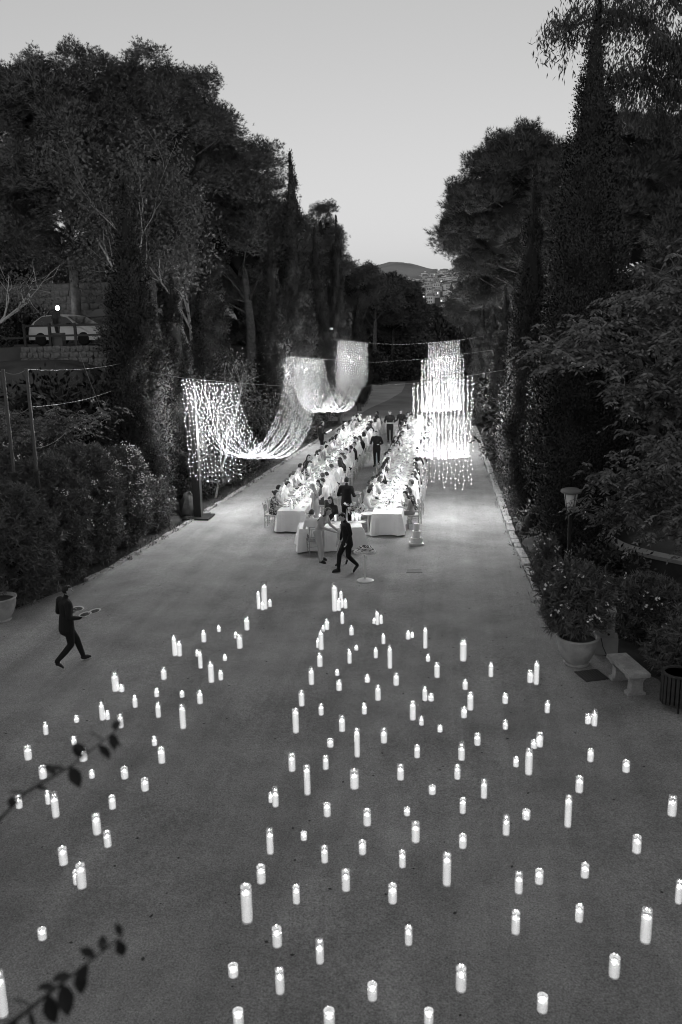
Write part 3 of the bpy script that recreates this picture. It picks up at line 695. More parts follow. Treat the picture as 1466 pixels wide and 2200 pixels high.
broadleaf('leafy_sapling', 'leafy young tree in the dark gap between the curtain and the cypresses', (-9.9, 40.0, 0), 6.8, .9, 96, 40, .17, M_broad, M_bark, .4, .3, 3, .08)

# tree with feathery compound leaves on the right, and another low on the left
def pinnate_tree(name, label, base, limbs, seed, n_leaf, lm):
    """limbs: polylines (world); every compound leaf is a drooping rachis with paired leaflets"""
    g = np.random.default_rng(seed); mb = MB(); anchors = []; b0 = np.array(base)
    for li, (pts, r_) in enumerate(limbs):
        P = [np.array(p)-b0 for p in pts]; mb.tube(P, [r_*(1-.75*i/(len(P)-1)) for i in range(len(P))], 6)
        if li == 0: continue
        for k in range(int(len(P)*7)):
            s = g.uniform(.35, 1)*(len(P)-1); i = min(int(s), len(P)-2); q = P[i]+(P[i+1]-P[i])*(s-i)
            d = unit(g.normal(size=3)*np.array([1, 1, .45])); e = q+d*g.uniform(.3, .95); mb.tube([q, (q+e)/2+np.array([0, 0, .06]), e], [.014, .01, .005], 4)
            anchors += [e, (q+e)/2]
    anchors = np.array(anchors); idx = g.integers(0, len(anchors), n_leaf); A = anchors[idx]+g.normal(size=(n_leaf, 3))*np.array([.16, .16, .10])
    H = g.normal(size=(n_leaf, 3)); H[:, 2] = .25; H = unit(H); nl = 11
    Vp = []; Lr = g.uniform(.28, .46, n_leaf)
    Sd = unit(np.cross(H, np.array([0, 0, 1.0])))
    for k in range(nl):
        s = (k//2+1)/6.0 if k < 10 else 1.05
        P = A+H*(Lr*s)[:, None]; P[:, 2] -= Lr*s*s*.55
        sg = 1 if k % 2 else -1; D = unit(H*.55+Sd*sg*(.85 if k < 10 else 0)+np.array([0, 0, -.45])+g.normal(size=P.shape)*.12)
        Vp.append(leaves(P, D, .135*(1.1-.3*s), .048, g, .1).reshape(n_leaf, -1))
    cr = fast_mesh('crown', np.concatenate(Vp).reshape(-1, 3), 4)
    t = thing(name, label, 'tree', base); c = obj('crown', cr, lm, t); c['kind'] = 'stuff'; obj('trunk', mb.mesh('trunk', smooth=True), M_bark, t); return t
gl = np.random.default_rng(100); limbs = [([(6.4, 20.6, .5), (6.1, 20.2, 2.4), (5.8, 19.6, 4.6)], .2)]
ends = [(2.0, 18.3, 6.3), (2.9, 18.0, 6.9), (3.4, 17.6, 5.6), (3.7, 18.5, 7.4), (4.4, 17.8, 7.7), (5.2, 17.8, 8.3), (4.1, 17.2, 4.4), (3.6, 18.2, 3.6), (4.5, 17.0, 3.0), (3.5, 18.8, 2.6), (5.0, 16.8, 5.6), (5.9, 17.0, 6.8), (4.6, 17.3, 6.4), (6.6, 17.6, 8.0), (5.6, 16.6, 3.9), (5.4, 17.2, 2.5), (4.2, 18.6, 5.2), (6.2, 16.6, 5.2)]
for e in ends:
    s = np.array([5.9, 19.7, min(max(e[2]-1.4, 2.2), 5.2)]); e = np.array(e); limbs.append(([tuple(s), tuple(s*.6+e*.4+gl.normal(size=3)*.2+np.array([0, 0, .5])), tuple(s*.25+e*.75+np.array([0, 0, .25])), tuple(e)], .05))
pinnate_tree('feathery_tree', 'tree with feathery drooping leaves over the right garden wall', (6.4, 20.6, .5), limbs, 101, 3600, M_pinn)
limbs = [([(-13.6, 24, .1), (-13.4, 24.2, 2.5)], .09)]
for e in [(-11.2, 24.6, 4.3), (-12.2, 24.6, 4.5), (-11.6, 25.3, 4.2), (-10.8, 25.4, 4.5), (-12.8, 23.2, 4.5), (-13.6, 22, 4.6), (-13.8, 21, 4.2), (-12.4, 22.4, 4.2)]:
    s = np.array([-13.4, 24.2, 2.4]); e = np.array(e); limbs.append(([tuple(s), tuple((s+e)/2+np.array([0, 0, .4])), tuple(e)], .03))
pinnate_tree('feathery_tree', 'low feathery-leaved tree rising behind the left flowering hedge', (-13.6, 24, .1), limbs, 102, 620, M_pinn)

# eucalyptus boughs entering at the upper right
def eucalyptus():
    g = np.random.default_rng(111); base = np.array([9.5, 26.5, 1.0]); mb = MB(); fork = np.array([8.6, 26, 9.5])-base
    mb.tube([(0, 0, -.5), (-.2, -.1, 4), tuple(fork), tuple(np.array([7.4, 25.4, 14.5])-base), tuple(np.array([6.6, 25, 18])-base)], [.36, .3, .24, .16, .06], 8)
    anchors = []
    B = [[(8.4, 25.9, 10.0), (7.0, 25.2, 11.6), (5.8, 24.6, 12.6), (4.7, 24.2, 13.0), (3.9, 24, 12.9)], [(8.3, 25.8, 10.5), (6.6, 25.0, 13.0), (5.0, 24.4, 14.2), (3.8, 24.1, 14.5), (2.6, 24, 14.0)],
         [(7.8, 25.5, 12), (6.2, 24.8, 14.2), (4.8, 24.2, 15.3), (3.6, 24, 15.5)], [(7.4, 25.4, 14.2), (6.2, 24.6, 15.6), (5.2, 24.2, 16.2)], [(7.9, 25.6, 12.0), (6.8, 24.6, 12.9), (5.9, 24.0, 13.3), (5.2, 23.8, 13.6)], [(8.3, 25.8, 10.8), (7.2, 24.8, 11.6), (6.2, 24.2, 11.9)]]
    for pts in B:
        P = [np.array(p)-base for p in pts]; mb.tube(P, [.11*(1-.8*i/(len(P)-1)) for i in range(len(P))], 6)
        for k in range(len(P)*12):
            s = g.uniform(.35, 1)*(len(P)-1); i = min(int(s), len(P)-2); q = P[i]+(P[i+1]-P[i])*(s-i)
            e = q+unit(g.normal(size=3)*np.array([1, .8, .6])+np.array([-.3, 0, .2]))*g.uniform(.3, .8); mb.tube([q, (q+e)/2+np.array([0, 0, .08]), e], [.012, .009, .004], 3)
            dn = e+np.array([g.normal()*.12, g.normal()*.12, -g.uniform(.2, .55)]); mb.tube([e, dn], [.004, .002], 3); anchors += [e, (e+dn)/2, dn, (q+e)/2]
    A = np.array(anchors); per = 19; C3 = np.repeat(A, per, 0); m = len(C3); P = C3+g.normal(size=(m, 3))*np.array([.13, .13, .14])
    D = unit(g.normal(size=(m, 3))*.42+np.array([0, 0, -1])); L = g.uniform(.12, .22, m)
    t = thing('eucalyptus_tree', 'eucalyptus with hanging leaves against the sky at the upper right', 'tree', tuple(base))
    c = obj('crown', fast_mesh('crown', leaves(P, D, L, L*.19, g), 4), M_euc, t); c['kind'] = 'stuff'; obj('trunk', mb.mesh('trunk', smooth=True), M_bark, t)
eucalyptus()

# weeds and grass tufts along both kerbs
def weeds():
    g = np.random.default_rng(77); V = []
    for K, sg, y0, y1 in ((KL, -1, 20.5, 50), (KR, 1, 18.8, 50)):
        for k in range(230):
            y = g.uniform(y0, y1); c = np.array([edge_x(K, y)+sg*g.uniform(-.05, .4), y, .0]); n = 12
            D = unit(g.normal(size=(n, 3))*.7+np.array([0, 0, 1])); V.append(leaves(np.repeat(c[None], n, 0)+g.normal(size=(n, 3))*np.array([.06, .06, 0]), D, g.uniform(.06, .22, n), .018, g))
    o = obj('weeds', fast_mesh('weeds', np.concatenate(V), 4), M_olean); o['kind'] = 'stuff'; o['label'] = 'small weeds and grass tufts growing along both kerbs'
weeds()
# ================================================================== PEOPLE (one continuous remeshed body each)
SKIN, TOP, BOT, SHOE, EYE, SOLE = range(6)
def V3(*a): return np.array(a, float)
class Body:
    def __init__(s): s.mb = MB(); s.seg = []
    def chain(s, pts, rad, zone, side=(1, 0, 0), n=14):
        pts = [np.array(p, float) for p in pts]
        # rounded ends
        r0 = rad[0] if not hasattr(rad[0], '__len__') else min(rad[0]); r1 = rad[-1] if not hasattr(rad[-1], '__len__') else min(rad[-1])
        d0 = unit(pts[0]-pts[1]); d1 = unit(pts[-1]-pts[-2])
        sc = lambda r_, k: r_*k if not hasattr(r_, '__len__') else (r_[0]*k, r_[1]*k)
        P = [pts[0]+d0*r0*.75, pts[0]+d0*r0*.45]+pts+[pts[-1]+d1*r1*.45, pts[-1]+d1*r1*.75]
        Rr = [sc(rad[0], .45), sc(rad[0], .85)]+list(rad)+[sc(rad[-1], .85), sc(rad[-1], .45)]
        s.mb.tube(P, Rr, n, side=side)
        for i in range(len(pts)-1):
            m = lambda r_: r_ if not hasattr(r_, '__len__') else (r_[0]+r_[1])/2
            s.seg.append((pts[i], pts[i+1], (m(rad[i])+m(rad[i+1]))/2, zone))
    def mesh(s, voxel, smooth=2):
        me = s.mb.mesh('tmp', recalc=True); o = bpy.data.objects.new('tmp', me); COL.objects.link(o)
        m = o.modifiers.new('r', 'REMESH'); m.mode = 'VOXEL'; m.voxel_size = voxel
        if smooth: q = o.modifiers.new('s', 'SMOOTH'); q.factor = .5; q.iterations = smooth
        dg = bpy.context.evaluated_depsgraph_get(); dg.update()
        out = bpy.data.meshes.new_from_object(o.evaluated_get(dg)); bpy.data.objects.remove(o); bpy.data.meshes.remove(me)
        n = len(out.polygons); c = np.empty(n*3); out.polygons.foreach_get('center', c); c = c.reshape(-1, 3)
        best = np.full(n, 1e9); zone = np.zeros(n, np.int32)
        for a, b, r_, z in s.seg:
            ab = b-a; t = np.clip((c-a)@ab/max(ab@ab, 1e-9), 0, 1); d = np.linalg.norm(c-(a+t[:, None]*ab), axis=1)/r_
            k = d < best; best[k] = d[k]; zone[k] = z
        out.materials.clear()
        for i in range(6): out.materials.append(M_skin[0])
        out.polygons.foreach_set('material_index', zone); out.polygons.foreach_set('use_smooth', np.ones(n, bool))
        return out
def joints(seated=False, lean=0.0, twist=0.0, hands='table', female=False):
    j = {}
    if seated:
        pel = V3(0, 0, .56); j['hip'] = {s: V3(.09*s, .02, .53) for s in (-1, 1)}; j['knee'] = {s: V3(.11*s, .44, .53) for s in (-1, 1)}
        j['ank'] = {s: V3(.11*s, .46+.04*s, .10) for s in (-1, 1)}; j['toe'] = {s: V3(.12*s, .62+.04*s, .045) for s in (-1, 1)}
    else:
        pel = V3(0, 0, .96); j['hip'] = {s: V3(.095*s, 0, .92) for s in (-1, 1)}; j['knee'] = {s: V3(.10*s, .02, .5) for s in (-1, 1)}
        j['ank'] = {s: V3(.10*s, 0, .10) for s in (-1, 1)}; j['toe'] = {s: V3(.12*s, .15, .045) for s in (-1, 1)}
    c, sn = math.cos(lean), math.sin(lean); ct, st = math.cos(twist), math.sin(twist)
    def up(x, y, z):
        y2 = y*c+z*sn; z2 = z*c-y*sn; return pel+V3(x*ct-y2*st, x*st+y2*ct, z2)
    j['pel'] = pel; j['waist'] = up(0, 0, .14); j['chest'] = up(0, .01, .34); j['uch'] = up(0, 0, .45); j['nb'] = up(0, 0, .52)
    j['neck'] = up(0, .02, .58); j['head'] = up(0, .05, .68); j['up'] = up
    w = .165 if female else .19
    j['sh'] = {s: up(w*s, -.01, .46) for s in (-1, 1)}
    if hands == 'table':
        j['el'] = {s: up((w+.07)*s, .14, .22) for s in (-1, 1)}; j['wr'] = {s: V3(.16*s, .40, .80 if seated else 1.1) for s in (-1, 1)}
    elif hands == 'lap':
        j['el'] = {s: up((w+.06)*s, .02, .2) for s in (-1, 1)}; j['wr'] = {s: V3(.09*s, .26, .64) for s in (-1, 1)}
    elif hands == 'chin':
        j['el'] = {1: up(w+.02, .26, .20), -1: up(-w-.07, .12, .2)}; j['wr'] = {1: up(.07, .22, .50), -1: V3(-.14, .42, .80)}
    else:
        j['el'] = {s: up((w+.06)*s, -.02, .18) for s in (-1, 1)}; j['wr'] = {s: up((w+.07)*s, .06, -.06) for s in (-1, 1)}
    return j
def build_body(j, female=False, voxel=.018, coat=0, dress=0, sleeve=1.0, bulk=1.0, hand_dir=None, look=(0, 0), scale_leg=1.0, fingers=True, trousers=1.0, curl=.35):
    b = Body(); side = unit(j['sh'][1]-j['sh'][-1]); f = 1.0 if not female else .88
    b.chain([j['pel']+V3(0, 0, -.05), j['pel']+V3(0, 0, .04), j['waist'], j['chest'], j['uch'], j['nb']],
            [(.15*bulk, .115*bulk), (.165*bulk, .12*bulk), (.145*f*bulk, .105*f*bulk), (.180*f*bulk, .122*bulk), (.178*f*bulk, .105*bulk), (.075, .065)], TOP, side)
    if female: 
        for s in (-1, 1): b.chain([j['chest']+side*.07*s+(j['up'](0, .09, .34)-j['up'](0, 0, .34)), j['chest']+side*.07*s+(j['up'](0, .115, .33)-j['up'](0, 0, .34))], [.055, .045], TOP)
    b.chain([j['nb']-V3(0, 0, .01), j['neck'], j['head']-V3(0, 0, .02)], [.058, .05*(.9 if female else 1), .052], SKIN, side)
    # head: skull loft with jaw, nose, ears, eyes
    la, pt = look; fwd0 = np.cross(V3(0, 0, 1), side); fwd0 = unit(fwd0)
    fwd = unit(fwd0*math.cos(la)-side*math.sin(la)); hs = unit(np.cross(fwd, V3(0, 0, 1))); upv = V3(0, 0, 1)
    fwd2 = unit(fwd*math.cos(pt)+upv*math.sin(pt)); upv = np.cross(hs, fwd2); H = j['head']
    pt_ = lambda x, y, z: H+hs*x+fwd2*y+upv*z
    b.chain([pt_(0, .045, -.075), pt_(0, .03, -.045), pt_(0, .012, 0), pt_(0, .002, .05), pt_(0, -.005, .09)], [(.036, .038), (.058, .066), (.070, .088), (.076, .098), (.06, .075)], SKIN, hs)
    b.chain([pt_(0, .095, .022), pt_(0, .118, -.012)], [.011, .016], SKIN, hs, 8); b.chain([pt_(-.02, .088, -.045), pt_(.02, .088, -.045)], [.010, .010], EYE if False else SKIN, upv, 8)
    for s in (-1, 1):
        b.chain([pt_(.073*s, -.005, -.02), pt_(.08*s, -.01, .025)], [.013, .017], SKIN, fwd2, 8)
        b.chain([pt_(.03*s-.006, .092, .02), pt_(.03*s+.006, .092, .02)], [.010, .010], EYE, upv, 8)
    for s in (-1, 1):
        sh, el, wr = j['sh'][s], j['el'][s], j['wr'][s]; k = .85 if female else 1
        mid = sh+(el-sh)*min(sleeve*2, 1)
        b.chain([j['uch']+side*.06*s+V3(0, 0, .0), sh], [.085*k*bulk, .072*k*bulk], TOP, fwd0)
        b.chain([sh, sh*.5+el*.5, el], [.068*k*bulk, .06*k*bulk, .05*k*bulk], TOP, fwd0)
        b.chain([el, el*.55+wr*.45, wr], [.05*k*bulk, .045*k*bulk, .032*k], TOP if sleeve >= 1 else SKIN, fwd0)
        # hand
        hd = unit(wr-el) if hand_dir is None or s not in hand_dir else unit(np.array(hand_dir[s], float)); pal_n = unit(np.cross(hd, side*s+V3(0, 0, .2))); wd = unit(np.cross(pal_n, hd))
        b.chain([wr, wr+hd*.045, wr+hd*.09], [(.028, .02), (.040, .018), (.040, .015)], SKIN, wd)
        if fingers:
            for q, (o_, Lf) in enumerate(((-.030, .072), (-.010, .082), (.010, .078), (.030, .06))):
                p0 = wr+hd*.085+wd*o_; d1 = unit(hd+pal_n*curl*.5); p1 = p0+d1*Lf*.5; d2 = unit(hd+pal_n*curl*1.8); b.chain([p0, p1, p1+d2*Lf*.5], [.010, .009, .008], SKIN, wd, 8)
            p0 = wr+hd*.03-wd*.035; p1 = p0+unit(hd*.6-wd*.7)*.035; b.chain([p0, p1, p1+unit(hd-wd*.1+pal_n*curl)*.032], [.012, .011, .009], SKIN, wd, 8)
        hp, kn, an, to = j['hip'][s], j['knee'][s], j['ank'][s], j['toe'][s]; kk = trousers
        b.chain([hp, hp*.5+kn*.5, kn], [.092*f*kk, .08*f*kk, .062*kk], BOT, side); b.chain([kn, kn*.55+an*.45, an+V3(0, 0, .02)], [.060*kk, .056*kk, .043*kk], BOT if not (female and dress == 2) else SKIN, side)
        fd = unit(to-an); b.chain([an-fd*.03+V3(0, 0, -.025), an+V3(0, 0, -.03), an*.4+to*.6, to], [(.04, .04), (.042, .05), (.045, .036), (.036, .024)], SHOE, unit(np.cross(fd, V3(0, 0, 1))))
        hl = an-fd*.05; hl = V3(hl[0], hl[1], max(to[2]-.03, 0) if abs(to[2]-an[2]) < .12 else hl[2]-.06)
        tt = to+fd*.02-V3(0, 0, .026); b.chain([hl+V3(0, 0, .012), (hl+tt)/2+V3(0, 0, .006), tt], [(.042, .019), (.048, .019), (.038, .018)], SOLE, unit(np.cross(fd, V3(0, 0, 1))))
    if coat: b.chain([j['waist'], j['pel']+V3(0, 0, .02), j['pel']+V3(0, -.01, -.15)], [(.160*bulk, .120*bulk), (.172*bulk, .128*bulk), (.182*bulk, .138*bulk)], TOP, side)
    if dress == 1: b.chain([j['waist'], j['pel'], j['pel']*.55+(j['ank'][1]+j['ank'][-1])*.225, (j['ank'][1]+j['ank'][-1])/2+V3(0, 0, .08)], [(.14, .11), (.175, .13), (.20, .17), (.27, .22)], BOT, side)
    if dress == 2: b.chain([j['waist'], j['pel'], (j['knee'][1]+j['knee'][-1])/2+V3(0, 0, .0)], [(.14, .11), (.18, .135), (.25, .2)], BOT, side)
    info = dict(H=H, hs=hs, fw=fwd2, up=upv, back=-fwd0, nb=j['nb'], chest=j['chest'], side=side)
    return b.mesh(voxel), info
def hair_mesh(info, kind, seed=0):
    """cap of locks that follows the skull; long hair adds a mane down the back"""
    g = np.random.default_rng(seed); H, hs, fw_, up_ = info['H'], info['hs'], info['fw'], info['up']; mb = MB(); nr, nc = 9, 18; vs = []; fs = []
    for i in range(nr):
        th = math.pi*.5-(i/(nr-1))*math.pi*.80   # from crown down
        for k in range(nc):
            a = 2*math.pi*k/nc; fx, fy = math.cos(a), math.sin(a)   # fy>0 is the face side
            t_ = th
            if fy > .2: t_ = max(th, .42+.25*(1-fy))                 # hairline
            elif kind == 'short': t_ = max(th, -.55)
            rx, ry, rz = .087, .106, .108
            jit = 1+.05*math.sin(k*3.1+i*2.3+seed)+g.normal()*.012
            p = H+hs*(rx*math.cos(t_)*fx*jit)+fw_*(.0+ry*math.cos(t_)*fy*jit)+up_*(.032+rz*math.sin(t_)*jit); vs.append(p)
    for i in range(nr-1):
        for k in range(nc): fs.append((i*nc+k, i*nc+(k+1) % nc, (i+1)*nc+(k+1) % nc, (i+1)*nc+k))
    fs.append(tuple(range(nc))); mb.add(vs, fs)
    if kind == 'long':
        bk = info['back']
        for q in range(9):
            o = (q-4)/4.0; s0 = H+hs*(.078*o)-fw_*(.055-.03*abs(o))+up_*.04; s1 = H+hs*(.088*o)+bk*(.08-.045*abs(o))-up_*.10; s2 = info['nb']+hs*(.11*o)+bk*(.10-.03*abs(o))-V3(0, 0, .05); s3 = info['chest']+hs*(.10*o)+bk*(.135)-V3(0, 0, .02+.06*math.sin(q*2))
            mb.tube([s0, s1, s2, s3], [.03, .034, .03, .012], 6)
    elif kind == 'bun': mb.lathe([(.001, -.05), (.04, -.03), (.05, 0), (.04, .03), (.001, .05)], 10, tuple(H-fw_*.11+up_*.06))
    elif kind == 'bob':
        for q in range(8):
            a = math.pi*(.0+q/7.0)+math.pi; s0 = H+hs*(.08*math.cos(a))+fw_*(.09*math.sin(a))+up_*.03; s1 = H+hs*(.088*math.cos(a))+fw_*(.095*math.sin(a))-up_*.10; mb.tube([s0, s1], [.032, .02], 6)
    return mb.mesh('hair', smooth=True)
def person(label, body, hair, mats, hairm, loc, rz, group=None, cat='person', scale=1.0):
    """mats: skin, top, bottom, shoe(, sole) - set per object so that bodies can share a mesh"""
    t = thing('person', label, cat, loc, rz, group, (scale,)*3)
    o = obj('body', body, None, t)
    ms = [mats[0], mats[1], mats[2], mats[3], M_hairs[0], mats[4] if len(mats) > 4 else mats[3]]
    for i, m in enumerate(ms): o.material_slots[i].link = 'OBJECT'; o.material_slots[i].material = m
    if hair is not None:
        h = obj('hair', hair, None, t)
        if not h.data.materials: h.data.materials.append(M_hairs[0])
        h.material_slots[0].link = 'OBJECT'; h.material_slots[0].material = hairm
    return t
# seated prototypes: (body, {hair kind: mesh})
def proto(seated, lean, twist, hands, female, look, hairs, voxel=.024, **kw):
    j = joints(seated, lean, twist, hands, female); b, inf = build_body(j, female, voxel, look=look, fingers=voxel < .015, **kw)
    return b, {h: hair_mesh(inf, h, i) for i, h in enumerate(hairs)}
SEAT_M = [proto(True, .22, .0, 'table', False, (0, -.25), ['short']), proto(True, .08, .12, 'chin', False, (.5, -.1), ['short']), proto(True, .34, -.1, 'table', False, (-.55, -.3), ['short']), proto(True, .05, 0, 'lap', False, (-.3, -.1), ['short'])]
SEAT_F = [proto(True, .16, .0, 'table', True, (.35, -.2), ['long', 'bun', 'bob'], sleeve=.4), proto(True, .06, -.1, 'lap', True, (-.45, -.1), ['long', 'bun', 'bob'], sleeve=.4), proto(True, .26, .1, 'chin', True, (.2, -.25), ['long', 'bun', 'bob'], sleeve=.4)]
CLO = {'white': mat('cloth_white', .78, .85), 'pale': mat('cloth_pale', .58, .85), 'light grey': mat('cloth_light_grey', .42, .85), 'mid grey': mat('cloth_mid_grey', .24, .85), 'charcoal': mat('cloth_charcoal', .06, .85), 'black': mat('cloth_black', .012, .8)}
def pattern_mat():
    m = mat('cloth_floral', .3, .85); n = m.node_tree.nodes; l = m.node_tree.links; tc = n.new('ShaderNodeTexCoord'); v = n.new('ShaderNodeTexVoronoi'); v.inputs['Scale'].default_value = 22
    cr = n.new('ShaderNodeValToRGB'); cr.color_ramp.elements[0].position = .25; cr.color_ramp.elements[0].color = (.5, .5, .5, 1); cr.color_ramp.elements[1].position = .5; cr.color_ramp.elements[1].color = (.05, .05, .05, 1)
    l.new(tc.outputs['Object'], v.inputs['Vector']); l.new(v.outputs[0], cr.inputs[0]); l.new(cr.outputs[0], n['Principled BSDF'].inputs['Base Color']); return m
CLO['floral'] = pattern_mat()
M_shoe = mat('shoe_leather', .02, .4); M_sole = mat('shoe_sole_white', .7, .7)
# ================================================================== TABLES, CHAIRS, GUESTS
TA, TB = math.atan2(.2, 27.0), math.atan2(.17, 27.0)   # the long tables drift slightly to the right
def tx(side, y): return (-5.36 if side == 0 else -2.08)+(y-27.3)*math.tan(TA if side == 0 else TB)
def cloth_mesh(L, Wd, h, seed, seg=.12):
    """draped cloth: flat top, sides falling to just above the ground in soft folds, origin at the middle of the near end"""
    g = np.random.default_rng(seed); peri = []
    n1 = int(L/seg); n2 = max(int(Wd/seg), 4)
    for i in range(n2): peri.append((-Wd/2+Wd*i/n2, 0, 0, -1))
    for i in range(n1): peri.append((Wd/2, L*i/n1, 1, 0))
    for i in range(n2): peri.append((Wd/2-Wd*i/n2, L, 0, 1))
    for i in range(n1): peri.append((-Wd/2, L-L*i/n1, -1, 0))
    N = len(peri); vs = []; rows = 6; ph = g.random()*6
    for j in range(rows+1):
        s = j/rows
        for k, (x, y, nx, ny) in enumerate(peri):
            fold = (.030*math.sin(k*.9+ph)+.022*math.sin(k*.37+2*ph)+.02*math.sin(k*2.1))*s
            corner = 0.0
            for cx, cy in ((-Wd/2, 0), (Wd/2, 0), (Wd/2, L), (-Wd/2, L)):
                d = math.hypot(x-cx, y-cy); corner = max(corner, math.exp(-(d/.14)**2))
            out = (.02+.05*s)*(1 if s > 0 else 0)*.9+fold+.06*corner*s
            z = h-(h-.035-.02*corner+.012*math.sin(k*.5+ph))*s if s else h
            px, py = (nx, ny)
            if corner > .3: v_ = unit(np.array([x, y-L/2])*np.array([1, .25 if abs(y) < .3 or abs(y-L) < .3 else 1])); px, py = (nx+v_[0]*.6, ny+(-.6 if y < L/2 else .6))
            vs.append((x+px*out, y+py*out, z))
    fs = [(j*N+k, (j+1)*N+k, (j+1)*N+(k+1) % N, j*N+(k+1) % N) for j in range(rows) for k in range(N)]
    b = MB(); b.add(vs, fs)
    # top as a subdivided sheet a hair above the rim
    ny_ = max(int(L/.5), 2); tv = []
    for j in range(ny_+1):
        for i in range(5): tv.append((-Wd/2+Wd*i/4, L*j/ny_, h+.0))
    b.add(tv, [(j*5+i, j*5+i+1, (j+1)*5+i+1, (j+1)*5+i) for j in range(ny_) for i in range(4)])
    return b.mesh('tablecloth', smooth=False)
def long_table(label, clabel, loc, rz, L, Wd, seed):
    t = thing('banquet_table', label, 'table', loc, rz)
    obj('tabletop', MB().box((0, L/2, .72), (Wd-.02, L-.02, .035)), M_wood, t)
    n = max(int(L/1.8), 1)
    leg = MB().tube([(0, 0, .01), (0, 0, .70)], .02, 6).mesh('leg')
    for i in range(n+1):
        for s in (-1, 1): obj('leg', leg, M_wood, t, (s*(Wd/2-.08), .08+(L-.16)*i/n, 0))
    c = obj('tablecloth', cloth_mesh(L, Wd, .75, seed), M_linen, None, loc, rz); tag(c, clabel, 'tablecloth'); return t
long_table('long banquet table on the left with guests down both sides', 'white cloth draped over the left long banquet table', (tx(0, 27.3), 27.3, .01), -TA, 27.2, .94, 1)
long_table('long banquet table on the right under the light curtain', 'white cloth draped over the right long banquet table', (tx(1, 27.0), 27.0, .01), -TB, 27.4, .98, 2)
HT = (-3.62, 25.35); HA = R(10)
long_table('short cross table in front of the two long tables', 'white cloth on the short cross table near the walking man', (HT[0]+.86*math.cos(HA), HT[1]+.86*math.sin(HA)+.06, .01), HA+math.pi/2, 1.95, .88, 3)

def chair_parts():
    P = []
    seat = MB().box((0, 0, .445), (.40, .40, .03)); seat.box((0, 0, .468), (.37, .37, .03), top=.92); P.append(('seat', seat.mesh('seat')))
    for sx in (-1, 1):
        P.append(('leg', MB().tube([(sx*.17, .17, 0), (sx*.175, .175, .44)], [.012, .015], 6).mesh('leg')))
        P.append(('leg', MB().tube([(sx*.17, -.19, 0), (sx*.175, -.18, .44)], [.012, .015], 6).mesh('leg')))
    bk = MB()
    for sx in (-1, 1): bk.tube([(sx*.175, -.18, .43), (sx*.172, -.20, .7), (sx*.165, -.25, .92)], [.015, .014, .012], 6)
    for z, y in ((.90, -.245), (.82, -.226), (.56, -.188)): bk.tube([(-.168, y, z), (0, y-.015, z), (.168, y, z)], .011, 6)
    for k in range(5): x = -.11+k*.055; bk.tube([(x, -.198, .56), (x, -.236, .82)], .007, 5)
    P.append(('backrest', bk.mesh('backrest')))
    st = MB()
    for sx in (-1, 1): st.tube([(sx*.172, .172, .2), (sx*.172, -.186, .2)], .008, 5)
    for y in (.172, -.186): st.tube([(-.172, y, .26), (.172, y, .26)], .008, 5)
    P.append(('stretcher', st.mesh('stretcher')))
    for n, m in P: m.materials.append(M_wood)
    return P
CHP = chair_parts()
def chair(label, loc, rz, group):
    t = thing('chair', label, 'chair', loc, rz, group)
    for n, m in CHP: obj(n, m, None, t)
    return t
gp = np.random.default_rng(200); random.seed(5)
HN = ['dark', 'brown', 'fair', 'grey']; SIDE = {(0, -1): 'outer side of left table', (0, 1): 'aisle side of left table', (1, -1): 'aisle side of right table', (1, 1): 'outer side of right table'}
SKIP = {(0, 1): {0, 1}}
NEAR = {(0, -1): [('F', 'floral', 'bun', 1), ('M', 'light grey', 'short', 0), ('M', 'pale', 'short', 0), ('M', 'white', 'short', 1)],
        (1, -1): [('M', 'pale', 'short', 0), ('F', 'pale', 'bob', 1), ('F', 'light grey', 'bob', 1), ('M', 'pale', 'short', 0)],
        (1, 1): [('F', 'mid grey', 'long', 0), ('F', 'floral', 'bob', 1), ('M', 'white', 'short', 1), ('M', 'white', 'short', 3)],
        (0, 1): [None, None, ('F', 'charcoal', 'long', 0), ('F', 'light grey', 'bob', 2)]}
